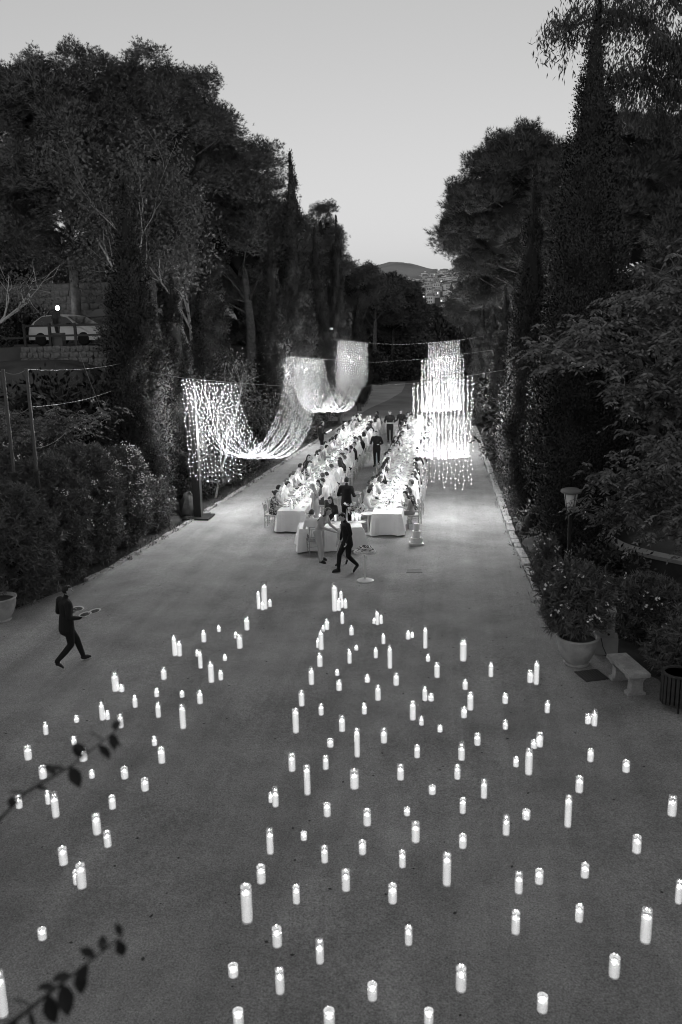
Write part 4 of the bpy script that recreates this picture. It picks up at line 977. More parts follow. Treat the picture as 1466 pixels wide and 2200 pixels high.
def guest_rows():
    for (tb, sd), sname in SIDE.items():
        y = 28.0+(.15 if sd > 0 else 0); k = 0
        while y < 53.8:
            x = tx(tb, y)+sd*(.80+gp.normal()*.03); face = R(90) if sd > 0 else R(-90)
            pre = NEAR[(tb, sd)][k] if k < len(NEAR[(tb, sd)]) else None
            if not (k in SKIP.get((tb, sd), ())):
                if pre: sx, cl, hk, hm = pre
                else:
                    sx = 'F' if gp.random() < .48 else 'M'
                    cl = str(gp.choice(['white', 'pale', 'light grey', 'mid grey', 'charcoal', 'black', 'floral'], p=[.34, .28, .16, .06, .05, .04, .07] if sx == 'F' else [.44, .28, .12, .06, .05, .05, 0]))
                    hk = 'short' if sx == 'M' else str(gp.choice(['long', 'bun', 'bob'], p=[.5, .3, .2])); hm = int(gp.choice(4, p=[.52, .28, .14, .06]))
                pr = (SEAT_F if sx == 'F' else SEAT_M); pr = pr[gp.integers(len(pr))]
                bot = CLO[cl] if sx == 'F' else CLO[str(gp.choice(['mid grey', 'charcoal', 'pale', 'black']))]
                hl = {'short': 'short', 'long': 'long', 'bun': 'pinned-up', 'bob': 'chin-length'}[hk]
                lab = 'guest in %s %s, %s %s hair, %s seat from camera, %s' % (cl.replace(' ', '-'), 'dress' if sx == 'F' else 'shirt', hl, HN[hm], nth(k+1), sname)
                rz = face+gp.normal()*.12
                person(lab, pr[0], pr[1][hk], [M_skin[gp.integers(3)], CLO[cl], bot, M_shoe], M_hairs[hm], (x, y, .02), rz, 'seated guests', scale=float(gp.uniform(.96, 1.05)))
                chair('pale wooden spindle chair, %s from camera on the %s' % (nth(k+1), sname), (x+math.sin(rz)*.04, y-math.cos(rz)*.04, .012), rz, 'chairs along the long tables')
            y += .73+gp.normal()*.025; k += 1
guest_rows()

# ------------------------------------------------------------------ tableware
M_flame = emit('flame', FLAME_TABLE, nee=False); M_flame_floor = emit('floor_flame', FLAME_FLOOR, nee=False); M_wax = wax_mat(); M_glass = glass('clear_glass'); M_wglass = glass('thin_glass', .97, .4)
plate_me = MB().lathe([(.001, .006), (.07, .006), (.10, .010), (.135, .022), (.138, .020), (.10, .003), (.07, 0)], 20).mesh('plate', smooth=True); plate_me.materials.append(M_china)
food_me = MB().lathe([(.001, .03), (.03, .028), (.05, .018), (.06, .010)], 10).mesh('food', smooth=True); food_me.materials.append(mat('food', .34, .7, var=.5, scale=30))
wine_me = MB().lathe([(.034, 0), (.034, .004), (.006, .010), (.004, .09), (.022, .105), (.037, .14), (.034, .20)], 12).mesh('bowl_and_stem', smooth=True); wine_me.materials.append(M_wglass)
napk_me = MB().box((0, 0, .008), (.10, .20, .012), top=.9).mesh('napkin'); napk_me.materials.append(mat('napkin_linen', .62, .9))
glass_u = MB().lathe([(.90, .0), (1.0, .0), (1.0, 1.0), (.93, 1.0), (.93, .03), (.0001, .03)], 20); glass_u = glass_u.mesh('glass_cylinder', smooth=False); glass_u.materials.append(M_glass)
wax_u = MB().lathe([(.0001, 0), (.97, 0), (1, .02), (1, .985), (.9, 1.0), (.3, .985), (.0001, .98)], 20).mesh('wax', smooth=False); wax_u.materials.append(M_wax)
fl = MB().lathe([(.0005, 0), (.005, .005), (.0065, .011), (.0045, .020), (.0008, .030)], 8)
flame_t = fl.mesh('flame', smooth=True); flame_t.materials.append(M_flame); flame_f = flame_t.copy(); flame_f.materials.clear(); flame_f.materials.append(M_flame_floor)
wick_me = MB().tube([(0, 0, -.005), (.001, 0, .012)], .0012, 5).mesh('wick'); wick_me.materials.append(M_black)
def candle(label, x, y, z, r_, h, fill, flame, group, name='glass_candle', watts=None):
    t = thing(name, label, 'candle', (x, y, z), random.random()*6.28, group)
    obj('glass_cylinder', glass_u, None, t, None, None, (r_, r_, h))
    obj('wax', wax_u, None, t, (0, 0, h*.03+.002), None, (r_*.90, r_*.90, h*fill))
    plight('candle_light', watts or W_FLOOR, t, (0, 0, h*fill+h*.03+.022), .006)
    f = obj('flame', flame, None, t, (0, 0, h*fill+h*.03+.006)); obj('wick', wick_me, None, t, (0, 0, h*fill+h*.03))
    return t
gt = np.random.default_rng(300)
def flower_mesh(seed, n, sp, h):
    g = np.random.default_rng(seed); V = []; Lv = []
    for i in range(n):
        c = V3(g.normal()*sp, g.normal()*sp*1.5, h*g.uniform(.35, 1)); ax = unit(V3(c[0]*2, c[1]*2, .3)+g.normal(size=3)*.2)
        D = sph(g, 14); D = unit(D+ax*.7); V.append(leaves(np.repeat(c[None], 14, 0), D, g.uniform(.03, .055, 14), .035, g))
        D = sph(g, 3); Lv.append(leaves(np.repeat(c[None], 3, 0)-ax*.03, D, g.uniform(.05, .09, 3), .025, g))
    st = MB()
    for k in range(8): a = k*.8; st.tube([(0, 0, .02), (sp*.8*math.cos(a), sp*1.2*math.sin(a), h*.7)], .003, 4)
    return fast_mesh('petals', np.concatenate(V), 4), fast_mesh('leaves', np.concatenate(Lv), 4), st.mesh('stems')
FLW = [flower_mesh(310+i, 14, .07, .30) for i in range(4)]
vase_me = MB().lathe([(.03, 0), (.045, .02), (.05, .06), (.035, .11), (.03, .13)], 12).mesh('vase', smooth=True); vase_me.materials.append(M_china)
def bouquet(label, x, y, z, k, group, s=1.0):
    t = thing('flower_arrangement', label, 'flowers', (x, y, z), gt.random()*6.28, group, (s,)*3); obj('vase', vase_me, None, t)
    p = obj('petals', FLW[k][0], M_petal, t); p['kind'] = 'stuff'; q = obj('leaves', FLW[k][1], M_shrub, t); q['kind'] = 'stuff'; obj('stems', FLW[k][2], M_shrub, t)
def dress_table(side, name):
    y = 27.45
    for i in range(34):
        yy = 27.95+i*.80
        if yy > 53.9: break
        for s in (-1, 1):
            x = tx(side, yy)+s*.32
            t = thing('dinner_plate', 'white dinner plate with food, %s from camera, %s side of %s long table' % (nth(i+1), 'left' if s < 0 else 'right', name), 'plate', (x, yy+gt.normal()*.04, .762), 0, 'plates on the %s table' % name); obj('plate', plate_me, None, t); obj('food', food_me, None, t)
            t = thing('wine_glass', 'stemmed wine glass, %s from camera, %s side of %s long table' % (nth(i+1), 'left' if s < 0 else 'right', name), 'glass', (x-s*.13, yy+.16+gt.normal()*.03, .762), 0, 'wine glasses on the %s table' % name); obj('bowl_and_stem', wine_me, None, t)
            o = obj('napkin', napk_me, None, None, (x+s*.02, yy+.25, .764), gt.normal()*.1); tag(o, 'folded pale napkin, %s from camera, %s side of %s long table' % (nth(i+1), 'left' if s < 0 else 'right', name), 'napkin', 'napkins on the %s table' % name)
    for i in range(66):
        yy = 27.55+i*.40
        if yy > 54: break
        candle('lit glass candle in the middle of the %s long table, %s from camera' % (name, nth(i+1)), tx(side, yy)+gt.normal()*.07, yy+gt.normal()*.06, .762, float(gt.uniform(.03, .045)), float(gt.choice([.12, .2, .3, .36])), .7, flame_t, 'candles on the %s table' % name, 'table_candle', W_TABLE)
    for i in range(36):
        yy = 27.75+i*.75
        if yy > 53.9: break
        bouquet('white flower arrangement in the middle of the %s long table, %s from camera' % (name, nth(i+1)), tx(side, yy)+gt.normal()*.05, yy+gt.normal()*.08, .762, i % 4, 'flowers on the %s table' % name, float(gt.uniform(.8, 1.25)))
dress_table(0, 'left'); dress_table(1, 'right')

# cross table: candles, tall flower vase, menu and plates
for k, (dx, dy, r_, h) in enumerate([(.55, .1, .04, .22), (.68, .02, .04, .30), (.78, .14, .035, .2), (-.5, .1, .04, .25), (-.75, 0, .035, .18), (0, .15, .04, .2)]):
    x = HT[0]+dx*math.cos(HA)-dy*math.sin(HA); y = HT[1]+.45+dx*math.sin(HA)+dy*math.cos(HA)
    candle('lit glass candle on the short cross table, %s from its right end' % nth([3, 2, 1, 5, 6, 4][k]), x, y, .762, r_, h, .7, flame_t, 'candles on the cross table', 'table_candle', W_TABLE*.5)
bouquet('tall white flower arrangement at the right end of the cross table', HT[0]+.62, HT[1]+.85, .762, 1, None, 2.0)
bouquet('white flower arrangement at the left end of the cross table', HT[0]-.8, HT[1]+.45, .762, 2, None, 1.1)
for k, dx in enumerate((-.7, -.1, .45, .85)):
    t = thing('dinner_plate', 'white plate on the cross table, %s from its left end' % nth(k+1), 'plate', (HT[0]+dx*math.cos(HA), HT[1]+.5+dx*math.sin(HA)-.2, .762), 0, 'plates on the cross table'); obj('plate', plate_me, None, t)

# ------------------------------------------------------------------ floor candles (x, y, radius, height)
CAND = [(-5.32,17.91,0.05,0.15),(-5.49,17.26,0.063,0.26),(-5.89,16.41,0.052,0.49),(-5.78,16.41,0.06,0.34),(-5.39,16.43,0.045,0.14),(-5.13,15.8,0.05,0.41),(-4.71,15.14,0.063,0.45),(-4.73,16.25,0.051,0.11),(-4.55,15.27,0.053,0.2),(-5.72,15.21,0.064,0.25),(-6.49,14.59,0.075,0.4),(-6.36,14.57,0.059,0.12),(-5.59,14.41,0.052,0.14),(-5.09,14.43,0.052,0.11),(-4.66,14.19,0.06,0.25),(-5.26,13.57,0.052,0.3),(-5.84,13.93,0.052,0.23),(-6.25,13.37,0.052,0.4),(-6.16,13.4,0.046,0.16),(-5.8,13.12,0.054,0.26),(-6.69,13.25,0.052,0.11),(-4.67,13.19,0.059,0.45),(-7.03,12.75,0.047,0.23),(-4.58,19.52,0.075,0.71),(-4.74,19.52,0.048,0.46),(-4.63,19.46,0.048,0.23),(-4.49,19.72,0.05,0.2),(-2.81,19.51,0.075,0.73),(-2.68,19.75,0.052,0.48),(-2.71,19.55,0.059,0.32),(-2.57,19.74,0.055,0.25),(-2.51,18.64,0.051,0.3),(-4.69,18.07,0.067,0.3),(-4.82,17.54,0.051,0.15),(-4.58,16.95,0.07,0.3),(-2.82,18.23,0.059,0.26),(-2.89,18.1,0.046,0.13),(-2.77,17.01,0.062,0.44),(-2.86,17.11,0.038,0.19),(-2.21,17.94,0.062,0.2),(-1.68,18.63,0.05,0.39),(-1.76,18.7,0.038,0.14),(-1.59,18.7,0.045,0.24),(-1.44,17.45,0.049,0.24),(-2.0,17.04,0.05,0.1),(-2.06,16.31,0.05,0.3),(-1.54,16.65,0.051,0.21),(-1.2,16.11,0.052,0.51),(-0.91,17.78,0.059,0.18),(-0.82,17.86,0.045,0.12),(-0.51,17.26,0.052,0.5),(-0.43,16.55,0.052,0.14),(-0.23,15.75,0.06,0.3),(-2.66,16.1,0.063,0.3),(-2.69,15.21,0.06,0.35),(-2.24,15.68,0.048,0.11),(-2.11,14.99,0.062,0.19),(-1.6,15.41,0.058,0.13),(-1.02,15.32,0.062,0.25),(-1.32,14.62,0.06,0.29),(-0.44,14.67,0.051,0.29),(-0.32,14.68,0.057,0.12),(-2.72,14.26,0.059,0.3),(-2.3,13.92,0.052,0.2),(-1.52,14.03,0.052,0.19),(-0.63,13.88,0.06,0.35),(-0.47,13.69,0.048,0.15),(-2.64,13.22,0.061,0.43),(-1.84,13.34,0.06,0.29),(0.3,16.64,0.076,0.49),(0.84,15.87,0.052,0.3),(1.59,15.66,0.062,0.24),(1.7,15.57,0.056,0.49),(0.32,15.24,0.058,0.18),(0.4,14.36,0.061,0.34),(1.05,14.69,0.059,0.18),(0.28,14.05,0.06,0.17),(1.78,14.37,0.052,0.23),(2.44,14.0,0.056,0.17),(2.54,13.93,0.053,0.29),(0.99,13.67,0.051,0.15),(-6.37,12.45,0.052,0.13),(-6.92,11.9,0.066,0.23),(-5.98,11.95,0.072,0.2),(-6.39,11.36,0.067,0.19),(-6.35,10.52,0.054,0.19),(-5.96,10.66,0.043,0.21),(-5.69,10.35,0.058,0.38),(-5.61,11.44,0.05,0.11),(-5.08,11.48,0.063,0.17),(-4.63,11.17,0.063,0.18),(-4.94,10.64,0.056,0.19),(-4.97,12.55,0.05,0.15),(-4.65,12.0,0.062,0.25),(-4.91,10.01,0.064,0.29),(-4.64,9.74,0.055,0.22),(-5.08,9.31,0.063,0.23),(-1.97,12.78,0.061,0.12),(-1.48,12.48,0.05,0.5),(-1.08,13.0,0.061,0.25),(-0.14,13.47,0.051,0.1),(-0.5,12.55,0.052,0.2),(-2.47,11.95,0.061,0.29),(-1.94,12.05,0.051,0.22),(-2.11,11.29,0.053,0.47),(-1.42,11.54,0.073,0.29),(-0.73,11.85,0.059,0.24),(-0.23,11.49,0.06,0.11),(-2.62,11.03,0.036,0.14),(-2.53,10.93,0.052,0.29),(-1.73,10.76,0.057,0.18),(-1.13,10.59,0.06,0.23),(-0.58,10.89,0.05,0.1),(-2.37,9.81,0.051,0.36),(-1.97,10.16,0.049,0.1),(-1.61,9.7,0.05,0.22),(-1.13,9.93,0.056,0.17),(-0.43,10.27,0.061,0.28),(-0.58,9.7,0.049,0.22),(-0.0,9.4,0.058,0.43),(0.49,13.06,0.059,0.19),(0.22,12.54,0.059,0.29),(0.15,11.95,0.052,0.22),(1.42,13.04,0.058,0.12),(1.52,13.1,0.06,0.24),(1.26,12.19,0.062,0.43),(1.08,12.41,0.051,0.14),(2.28,12.69,0.055,0.19),(2.78,12.41,0.062,0.17),(1.97,11.75,0.062,0.24),(1.68,10.82,0.052,0.47),(0.54,11.45,0.052,0.29),(0.22,11.02,0.049,0.22),(1.12,10.96,0.061,0.12),(0.81,10.55,0.052,0.28),(0.21,10.2,0.057,0.17),(3.19,11.25,0.066,0.29),(2.51,10.32,0.063,0.23),(-4.63,8.88,0.065,0.32),(-4.73,8.94,0.048,0.17),(-4.7,7.95,0.054,0.12),(-4.58,6.84,0.058,0.51),(-2.36,9.21,0.062,0.22),(-2.37,8.49,0.072,0.47),(-1.84,8.87,0.049,0.22),(-1.93,8.13,0.061,0.22),(-1.4,7.92,0.049,0.28),(-2.32,7.63,0.06,0.12),(-1.76,7.45,0.052,0.28),(-2.1,6.99,0.059,0.16),(-1.17,7.05,0.061,0.2),(-1.26,9.17,0.058,0.27),(-0.66,9.0,0.059,0.23),(1.16,9.55,0.057,0.17),(0.89,9.34,0.054,0.27),(1.75,9.73,0.056,0.17),(2.8,9.34,0.045,0.3),(2.26,8.63,0.066,0.41),(1.56,8.9,0.052,0.19),(0.8,8.62,0.054,0.27),(-0.43,8.31,0.048,0.21),(1.81,8.06,0.063,0.23),(0.16,7.69,0.061,0.27),(-0.77,7.47,0.056,0.17),(0.99,7.5,0.06,0.17),(-0.17,7.2,0.052,0.16)]
def floor_candles():
    order = sorted(range(len(CAND)), key=lambda i: CAND[i][1]); rows = [order[i:i+12] for i in range(0, len(order), 12)]
    for ri, row in enumerate(rows):
        row = sorted(row, key=lambda i: CAND[i][0])
        for ci, i in enumerate(row):
            x, y, r_, h = CAND[i]; size = 'short' if h < .155 else 'medium' if h < .3 else 'tall' if h < .42 else 'very tall'
            fill = .56 if h < .155 else .64 if h < .3 else .70 if h < .42 else .78
            lab = '%s floor candle in clear glass, %s from left in %s row from the camera' % (size, nth(ci+1), nth(ri+1))
            candle(lab, x, y, .012, max(r_, .042), h, fill+gt.normal()*.03, flame_f, 'candles set out on the gravel')
floor_candles()
# ================================================================== STANDING PEOPLE
def walk_joints(lean=.05, front=-1, female=False, stride=.34, hands='side'):
    j = joints(False, lean, 0, 'side', female); b = -front
    j['knee'][front] = V3(.09*front, .22, .52); j['ank'][front] = V3(.09*front, stride, .10); j['toe'][front] = V3(.11*front, stride+.16, .05)
    j['knee'][b] = V3(.09*b, .02, .50); j['ank'][b] = V3(.09*b, -stride*.95, .20); j['toe'][b] = V3(.10*b, -stride*.95+.11, .055)
    return j
served_me = MB().lathe([(.001, .016), (.07, .016), (.10, .014), (.104, .011)], 18).mesh('served_food'); served_me.materials.append(mat('served_food', .07, .6, var=.5, scale=30))
def held_plate(label, loc, rz, tilt, s=1.0, group=None):
    o = thing('carried_plate', label, 'plate', loc, 0, group, (s, s, s)); o.rotation_euler = (tilt[0], tilt[1], rz); obj('plate', plate_me, None, o); obj('food', served_me, None, o)
# waiter on the left, seen from behind
j = walk_joints(.04, -1, stride=.33)
for s in (-1, 1): j['sh'][s] = V3(.215*s, -.01, 1.42); j['el'][s] = V3(.275*s, -.05, 1.15); j['wr'][s] = V3(.24*s, .20, 1.08)
bm_, inf = build_body(j, False, .0115, coat=1, hand_dir={1: (.0, 1, .12), -1: (0, 1, .15)}, look=(-.35, -.05), curl=.7, bulk=1.14, trousers=1.16)
WX, WY, WR = -7.95, 15.72, R(-42)
def wloc(x, y, z): return (WX+x*math.cos(WR)-y*math.sin(WR), WY+x*math.sin(WR)+y*math.cos(WR), z)
person('waiter in black seen from behind, walking at the left and carrying plates', bm_, hair_mesh(inf, 'short', 3), [M_skin[1], CLO['black'], CLO['black'], M_shoe, M_sole], M_hairs[0], (WX, WY, .0), WR, 'waiters in black')
held_plate('inner of two overlapping white-rimmed plates on the left waiter\'s near forearm', wloc(.25, .32, 1.125), 0, (R(4), R(-6)))
held_plate('outer of two overlapping white-rimmed plates on the left waiter\'s near forearm', wloc(.27, .52, 1.15), 0, (R(4), R(-8)))
held_plate('single white-rimmed plate in the left waiter\'s far hand', wloc(-.23, .36, 1.115), 0, (R(4), R(4)))
# man in black walking in front of the cross table
j = walk_joints(.12, 1, stride=.26)
j['el'][1] = V3(.26, .05, 1.16); j['wr'][1] = V3(.24, .12, .92); j['el'][-1] = V3(-.26, .0, 1.18); j['wr'][-1] = V3(-.22, .10, .94)
bm_, inf = build_body(j, False, .0115, coat=1, look=(-.2, -.5), bulk=1.06, trousers=1.14)
person('young man in black jacket walking in front of the cross table, head bowed', bm_, hair_mesh(inf, 'short', 5), [M_skin[0], CLO['black'], CLO['black'], M_shoe], M_hairs[0], (-2.88, 22.85, 0), R(118))
# woman with long hair bending to the child
j = joints(False, .42, 0, 'side', True); j['el'] = {1: j['up'](.22, .16, .24), -1: j['up'](-.22, .18, .24)}; j['wr'] = {1: V3(.12, .62, 1.0), -1: V3(-.10, .64, .96)}
j['knee'][1] = V3(.12, .10, .5); j['ank'][1] = V3(.16, .14, .10); j['toe'][1] = V3(.18, .29, .045)
bm_, inf = build_body(j, True, .0125, sleeve=.5, trousers=1.55, look=(0, -.25))
person('woman with long hair and loose pale trousers bending toward the child', bm_, hair_mesh(inf, 'long', 6), [M_skin[0], CLO['light grey'], CLO['light grey'], M_shoe], M_hairs[1], (-3.86, 23.9, 0), R(-112))
j = walk_joints(.0, 1, stride=.2); bm_, inf = build_body(j, False, .013, look=(.2, .1))
person('small child in pale shirt between the long-haired woman and the man in black', bm_, hair_mesh(inf, 'short', 7), [M_skin[2], CLO['pale'], CLO['light grey'], M_shoe], M_hairs[1], (-3.12, 23.6, 0), R(150), scale=.70)
# man in a dark suit with a plate, back to the camera
j = joints(False, .03, 0, 'side'); j['el'] = {1: V3(.29, -.04, 1.16), -1: V3(-.29, -.04, 1.16)}; j['wr'] = {1: V3(.25, .24, 1.10), -1: V3(-.18, .25, 1.12)}
bm_, inf = build_body(j, False, .013, coat=1, bulk=1.1, hand_dir={1: (.15, 1, .1), -1: (.3, 1, .1)}, trousers=1.12); SUIT = (bm_, hair_mesh(inf, 'short', 8))
person('waiter in black jacket seen from behind between the two long tables', *SUIT, [M_skin[1], CLO['black'], CLO['black'], M_shoe], M_hairs[0], (-3.55, 28.1, 0), R(-12), 'waiters in black')
held_plate('white plate in the right hand of the waiter between the tables', (-3.2, 28.42, 1.16), 0, (R(3), R(0)), 1.1)
person('waiter in black facing the camera halfway down the aisle', *SUIT, [M_skin[2], CLO['black'], CLO['black'], M_shoe], M_hairs[1], (-3.6, 40.7, 0), R(172), 'waiters in black')
person('waiter in black standing outside the left table holding a white folder', *SUIT, [M_skin[1], CLO['black'], CLO['black'], M_shoe], M_hairs[0], (-6.95, 44.7, 0), R(-70), 'waiters in black')
o = obj('folder', MB().box((0, 0, 0), (.24, .34, .02)), M_china, None, (-6.55, 44.85, 1.22), R(-70)); o.rotation_euler = (R(25), 0, R(-70)); tag(o, 'white folder held by the waiter outside the left table', 'folder')
person('broad waiter in black near the far end of the aisle', *SUIT, [M_skin[1], CLO['black'], CLO['black'], M_shoe], M_hairs[0], (-3.55, 49.2, 0), R(185), 'waiters in black', scale=1.05)
held_plate('white tray held by the waiter near the far end of the aisle', (-3.5, 48.7, 1.15), 0, (0, 0), 1.8)
person('slim waiter in black at the far end, beside the broad one', *SUIT, [M_skin[0], CLO['black'], CLO['black'], M_shoe], M_hairs[1], (-2.95, 50.4, 0), R(160), 'waiters in black')
# standing at the left table
j = joints(False, .08, 0, 'side', True); bm_, inf = build_body(j, True, .014, dress=1, sleeve=.4, look=(.1, -.3))
person('girl with long fair hair and pale dress standing at the left table', bm_, hair_mesh(inf, 'long', 9), [M_skin[0], CLO['light grey'], CLO['light grey'], M_shoe], M_hairs[2], (-4.58, 27.75, 0), R(72), scale=.92)
j = joints(False, .16, 0, 'side'); j['el'] = {s: V3(.27*s, .06, 1.2) for s in (-1, 1)}; j['wr'] = {s: V3(.17*s, .28, 1.03) for s in (-1, 1)}; bm_, inf = build_body(j, False, .014, look=(0, -.35))
person('boy in white shirt and dark trousers standing at the left table', bm_, hair_mesh(inf, 'short', 10), [M_skin[0], CLO['white'], CLO['charcoal'], M_shoe], M_hairs[1], (-4.25, 28.35, 0), R(80), scale=.97)
# man sitting at the cross table, woman at its far side
person('man in white shirt bent over the cross table, sitting nearest the camera', SEAT_M[2][0], SEAT_M[2][1]['short'], [M_skin[0], CLO['white'], CLO['mid grey'], M_shoe], M_hairs[1], (-4.18, 24.75, .02), R(22), 'guests at the cross table')
chair('pale wooden chair under the man bent over the cross table', (-4.17, 24.70, .012), R(22), 'chairs at the cross table')
person('woman in black dress sitting behind the cross table', SEAT_F[1][0], SEAT_F[1][1]['long'], [M_skin[1], CLO['black'], CLO['black'], M_shoe], M_hairs[0], (-3.9, 26.85, .02), R(175), 'guests at the cross table')
chair('pale wooden chair under the woman behind the cross table', (-3.9, 26.89, .012), R(175), 'chairs at the cross table')

# ================================================================== LIGHT CURTAINS ON CROSS CABLES
M_bulb = emit('bulb_glow', BULB, nee=False); M_wire = mat('white_wire', .2, .5); M_cable = mat('steel_cable', .22, .5)
oct_v = np.array([(1, 0, 0), (-1, 0, 0), (0, 1, 0), (0, -1, 0), (0, 0, 1), (0, 0, -1)], float); oct_f = [(0, 2, 4), (2, 1, 4), (1, 3, 4), (3, 0, 4), (2, 0, 5), (1, 2, 5), (3, 1, 5), (0, 3, 5)]
OCT = np.array([oct_v[i] for f in oct_f for i in f])
CABLES = [(28.4, [(-10.9, 5.52), (-9.3, 5.22), (-7.4, 5.02), (-4.3, 4.78), (-1.25, 4.94), (.70, 5.18), (2.0, 5.38)], 'nearest steel cable across the avenue holding both light curtains'),
          (44.0, [(-10.5, 5.5), (-8.48, 5.28), (-6.65, 5.10), (-4, 4.9), (-1.5, 5.02), (.6, 5.26), (2.6, 5.5)], 'middle steel cable across the avenue holding both light curtains'),
          (57.5, [(-9.4, 5.9), (-7.58, 5.78), (-5.62, 5.56), (-3.5, 5.4), (-1.5, 5.5), (.52, 5.64), (2.4, 5.9)], 'farthest steel cable across the avenue holding both light curtains')]
def cz(k, x): c = CABLES[k][1]; return float(np.interp(x, [p[0] for p in c], [p[1] for p in c]))
for y, c, lab in CABLES:
    xs_ = np.linspace(c[0][0], c[-1][0], 40); o = obj('cable', MB().tube([(x, y, np.interp(x, [p[0] for p in c], [p[1] for p in c])) for x in xs_], .007, 5), M_cable); tag(o, lab, 'cable', 'cables across the avenue')
def curtain(label, spans, n, low, seed, end_z, start_z, xdrift):
    """spans: x range at every cable; each strand: front drop, two swags, far drop"""
    g = np.random.default_rng(seed); root = thing('light_curtain', label, 'light curtain', ((spans[0][0]+spans[0][1])/2, 28.4, 0), 0, 'light curtains over the tables'); o0 = np.array(root.location)
    for i in range(n):
        u = i/(n-1); X = [a+(b-a)*u for a, b in spans]; Z = [cz(k, X[k])-.02 for k in range(3)]; Y = [28.4, 44.0, 57.5]
        pts = []; zb = start_z+g.uniform(-.12, .22)
        m = int((Z[0]-zb)/.1)
        for q in range(m): s = q/m; pts.append((X[0]+.03*math.sin(q*.9+i*2)+xdrift*(1-s), Y[0]-.03*math.sin(q*.5+i), zb+(Z[0]-zb)*s))
        for k in (0, 1):
            L = Y[k+1]-Y[k]; sag = (Z[k]+Z[k+1])/2-low[k]-g.uniform(-.06, .10); N = int(L/.09)
            for q in range(N):
                s = q/N; a = 2.6; cat = (math.cosh(a)-math.cosh(a*(2*s-1)))/(math.cosh(a)-1)   # catenary between the cables
                pts.append((X[k]+(X[k+1]-X[k])*s+.02*math.sin(q*.8+i*1.7), Y[k]+L*s, Z[k]+(Z[k+1]-Z[k])*s-sag*cat))
        ze = end_z+g.uniform(-.15, .25); m = int((Z[2]-ze)/.1)
        for q in range(m): s = q/m; pts.append((X[2]+.03*math.sin(q+i), Y[2]+.03*math.sin(q*.7), Z[2]-(Z[2]-ze)*s))
        P = np.array(pts); seg = np.linalg.norm(np.diff(P, axis=0), axis=1); cum = np.concatenate([[0], np.cumsum(seg)])
        w = MB().tube([tuple(p-o0) for p in P[::2]], .003, 3, cap=False); st = obj('strand', w.mesh('strand'), M_wire, root)
        t = np.arange(0, cum[-1], .165)+g.normal(size=len(np.arange(0, cum[-1], .165)))*.02; B = np.stack([np.interp(t, cum, P[:, d]) for d in range(3)], 1)-o0
        B = B+g.normal(size=B.shape)*np.array([.022, .02, .012])
        rad = g.uniform(.75, 1.3, len(B))[:, None, None]*.0095
        V = (B[:, None, :]+OCT[None]*rad).reshape(-1, 3)
        q = obj('bulbs', fast_mesh('bulbs', V, 3), M_bulb, st); q['kind'] = 'stuff'
        if i in (3, 6, 8, 11):
            Bh = B[B[:, 2] > 2.6]
            for b_ in Bh[(np.array([.08, .26, .44, .62, .80])*len(Bh)).astype(int)]: plight('bulb_light', W_BULB, root, tuple(b_), .02)
curtain('left swag of fairy lights hanging in two scallops beside the left table', [(-9.25, -7.4), (-8.5, -6.65), (-7.6, -5.65)], 15, (1.35, 1.75), 401, 2.7, 1.62, .10)
curtain('right swag of fairy lights hanging over the right table, seen end on', [(-1.25, .70), (-1.5, .6), (-1.5, .52)], 15, (1.35, 1.75), 402, 2.7, 1.42, .03)

# black posts with base plates carrying the cables
def post(label, x, y, h):
    t = thing('cable_post', label, 'post', (x, y, .012)); obj('shaft', MB().box((0, 0, h/2+.05), (.28, .28, h)), M_black, t); obj('base_plate', MB().box((0, 0, .03), (1.0, .9, .06)), M_black, t)
    obj('cap', MB().box((0, 0, h+.07), (.32, .32, .04)), M_black, t)
post('square black post on a wide base plate below the nearest light curtain', -9.25, 29.35, 4.9)
post('square black post on a base plate beyond the left guests', -8.35, 51.2, 4.9)
def pole(label, x, y, h):
    t = thing('black_pole', label, 'pole', (x, y, 0)); obj('lower_tube', MB().tube([(0, 0, 0), (0, 0, h*.55)], .065, 10), M_black, t); obj('upper_tube', MB().tube([(0, 0, h*.55), (0, 0, h)], .045, 10), mat('pole_metal', .05, .35, spec=.6), t)
    obj('collar', MB().lathe([(.075, 0), (.085, .02), (.085, .10), (.07, .12)], 10, (0, 0, h*.54)), M_black, t); obj('foot', MB().lathe([(.16, 0), (.16, .03), (.07, .06)], 12), M_black, t)
pole('taller black pole rising from the left hedge, right of its twin', -10.75, 20.45, 6.0); pole('black pole at the left edge, left of its twin', -11.25, 20.2, 6.0)
def wire(label, pts, r_=.008):
    p = [np.array(q, float) for q in pts]; P = []
    for i in range(len(p)-1):
        for s in np.linspace(0, 1, 9)[:-1]: P.append(p[i]*(1-s)+p[i+1]*s-V3(0, 0, .10*4*s*(1-s)))
    P.append(p[-1]); o = obj('cable', MB().tube(P, r_, 5), M_cable); tag(o, label, 'cable')
wire('upper cable from the left poles to the broad cypress', [(-14, 20.0, 5.9), (-11.25, 20.2, 5.95), (-10.75, 20.45, 5.98), (-11.3, 28.2, 5.75)])
wire('middle cable crossing the left poles', [(-14, 19.6, 4.7), (-11.25, 20.2, 4.92), (-10.75, 20.45, 5.02), (-11.5, 27.5, 4.85)])
wire('lower short cable from the right-hand pole into the hedge', [(-10.75, 20.45, 3.95), (-10.6, 22.0, 4.15)])
wire('thin slack cable hanging down the dark bank behind the left poles', [(-13.4, 29.5, 6.1), (-12.0, 28.5, 3.2)])
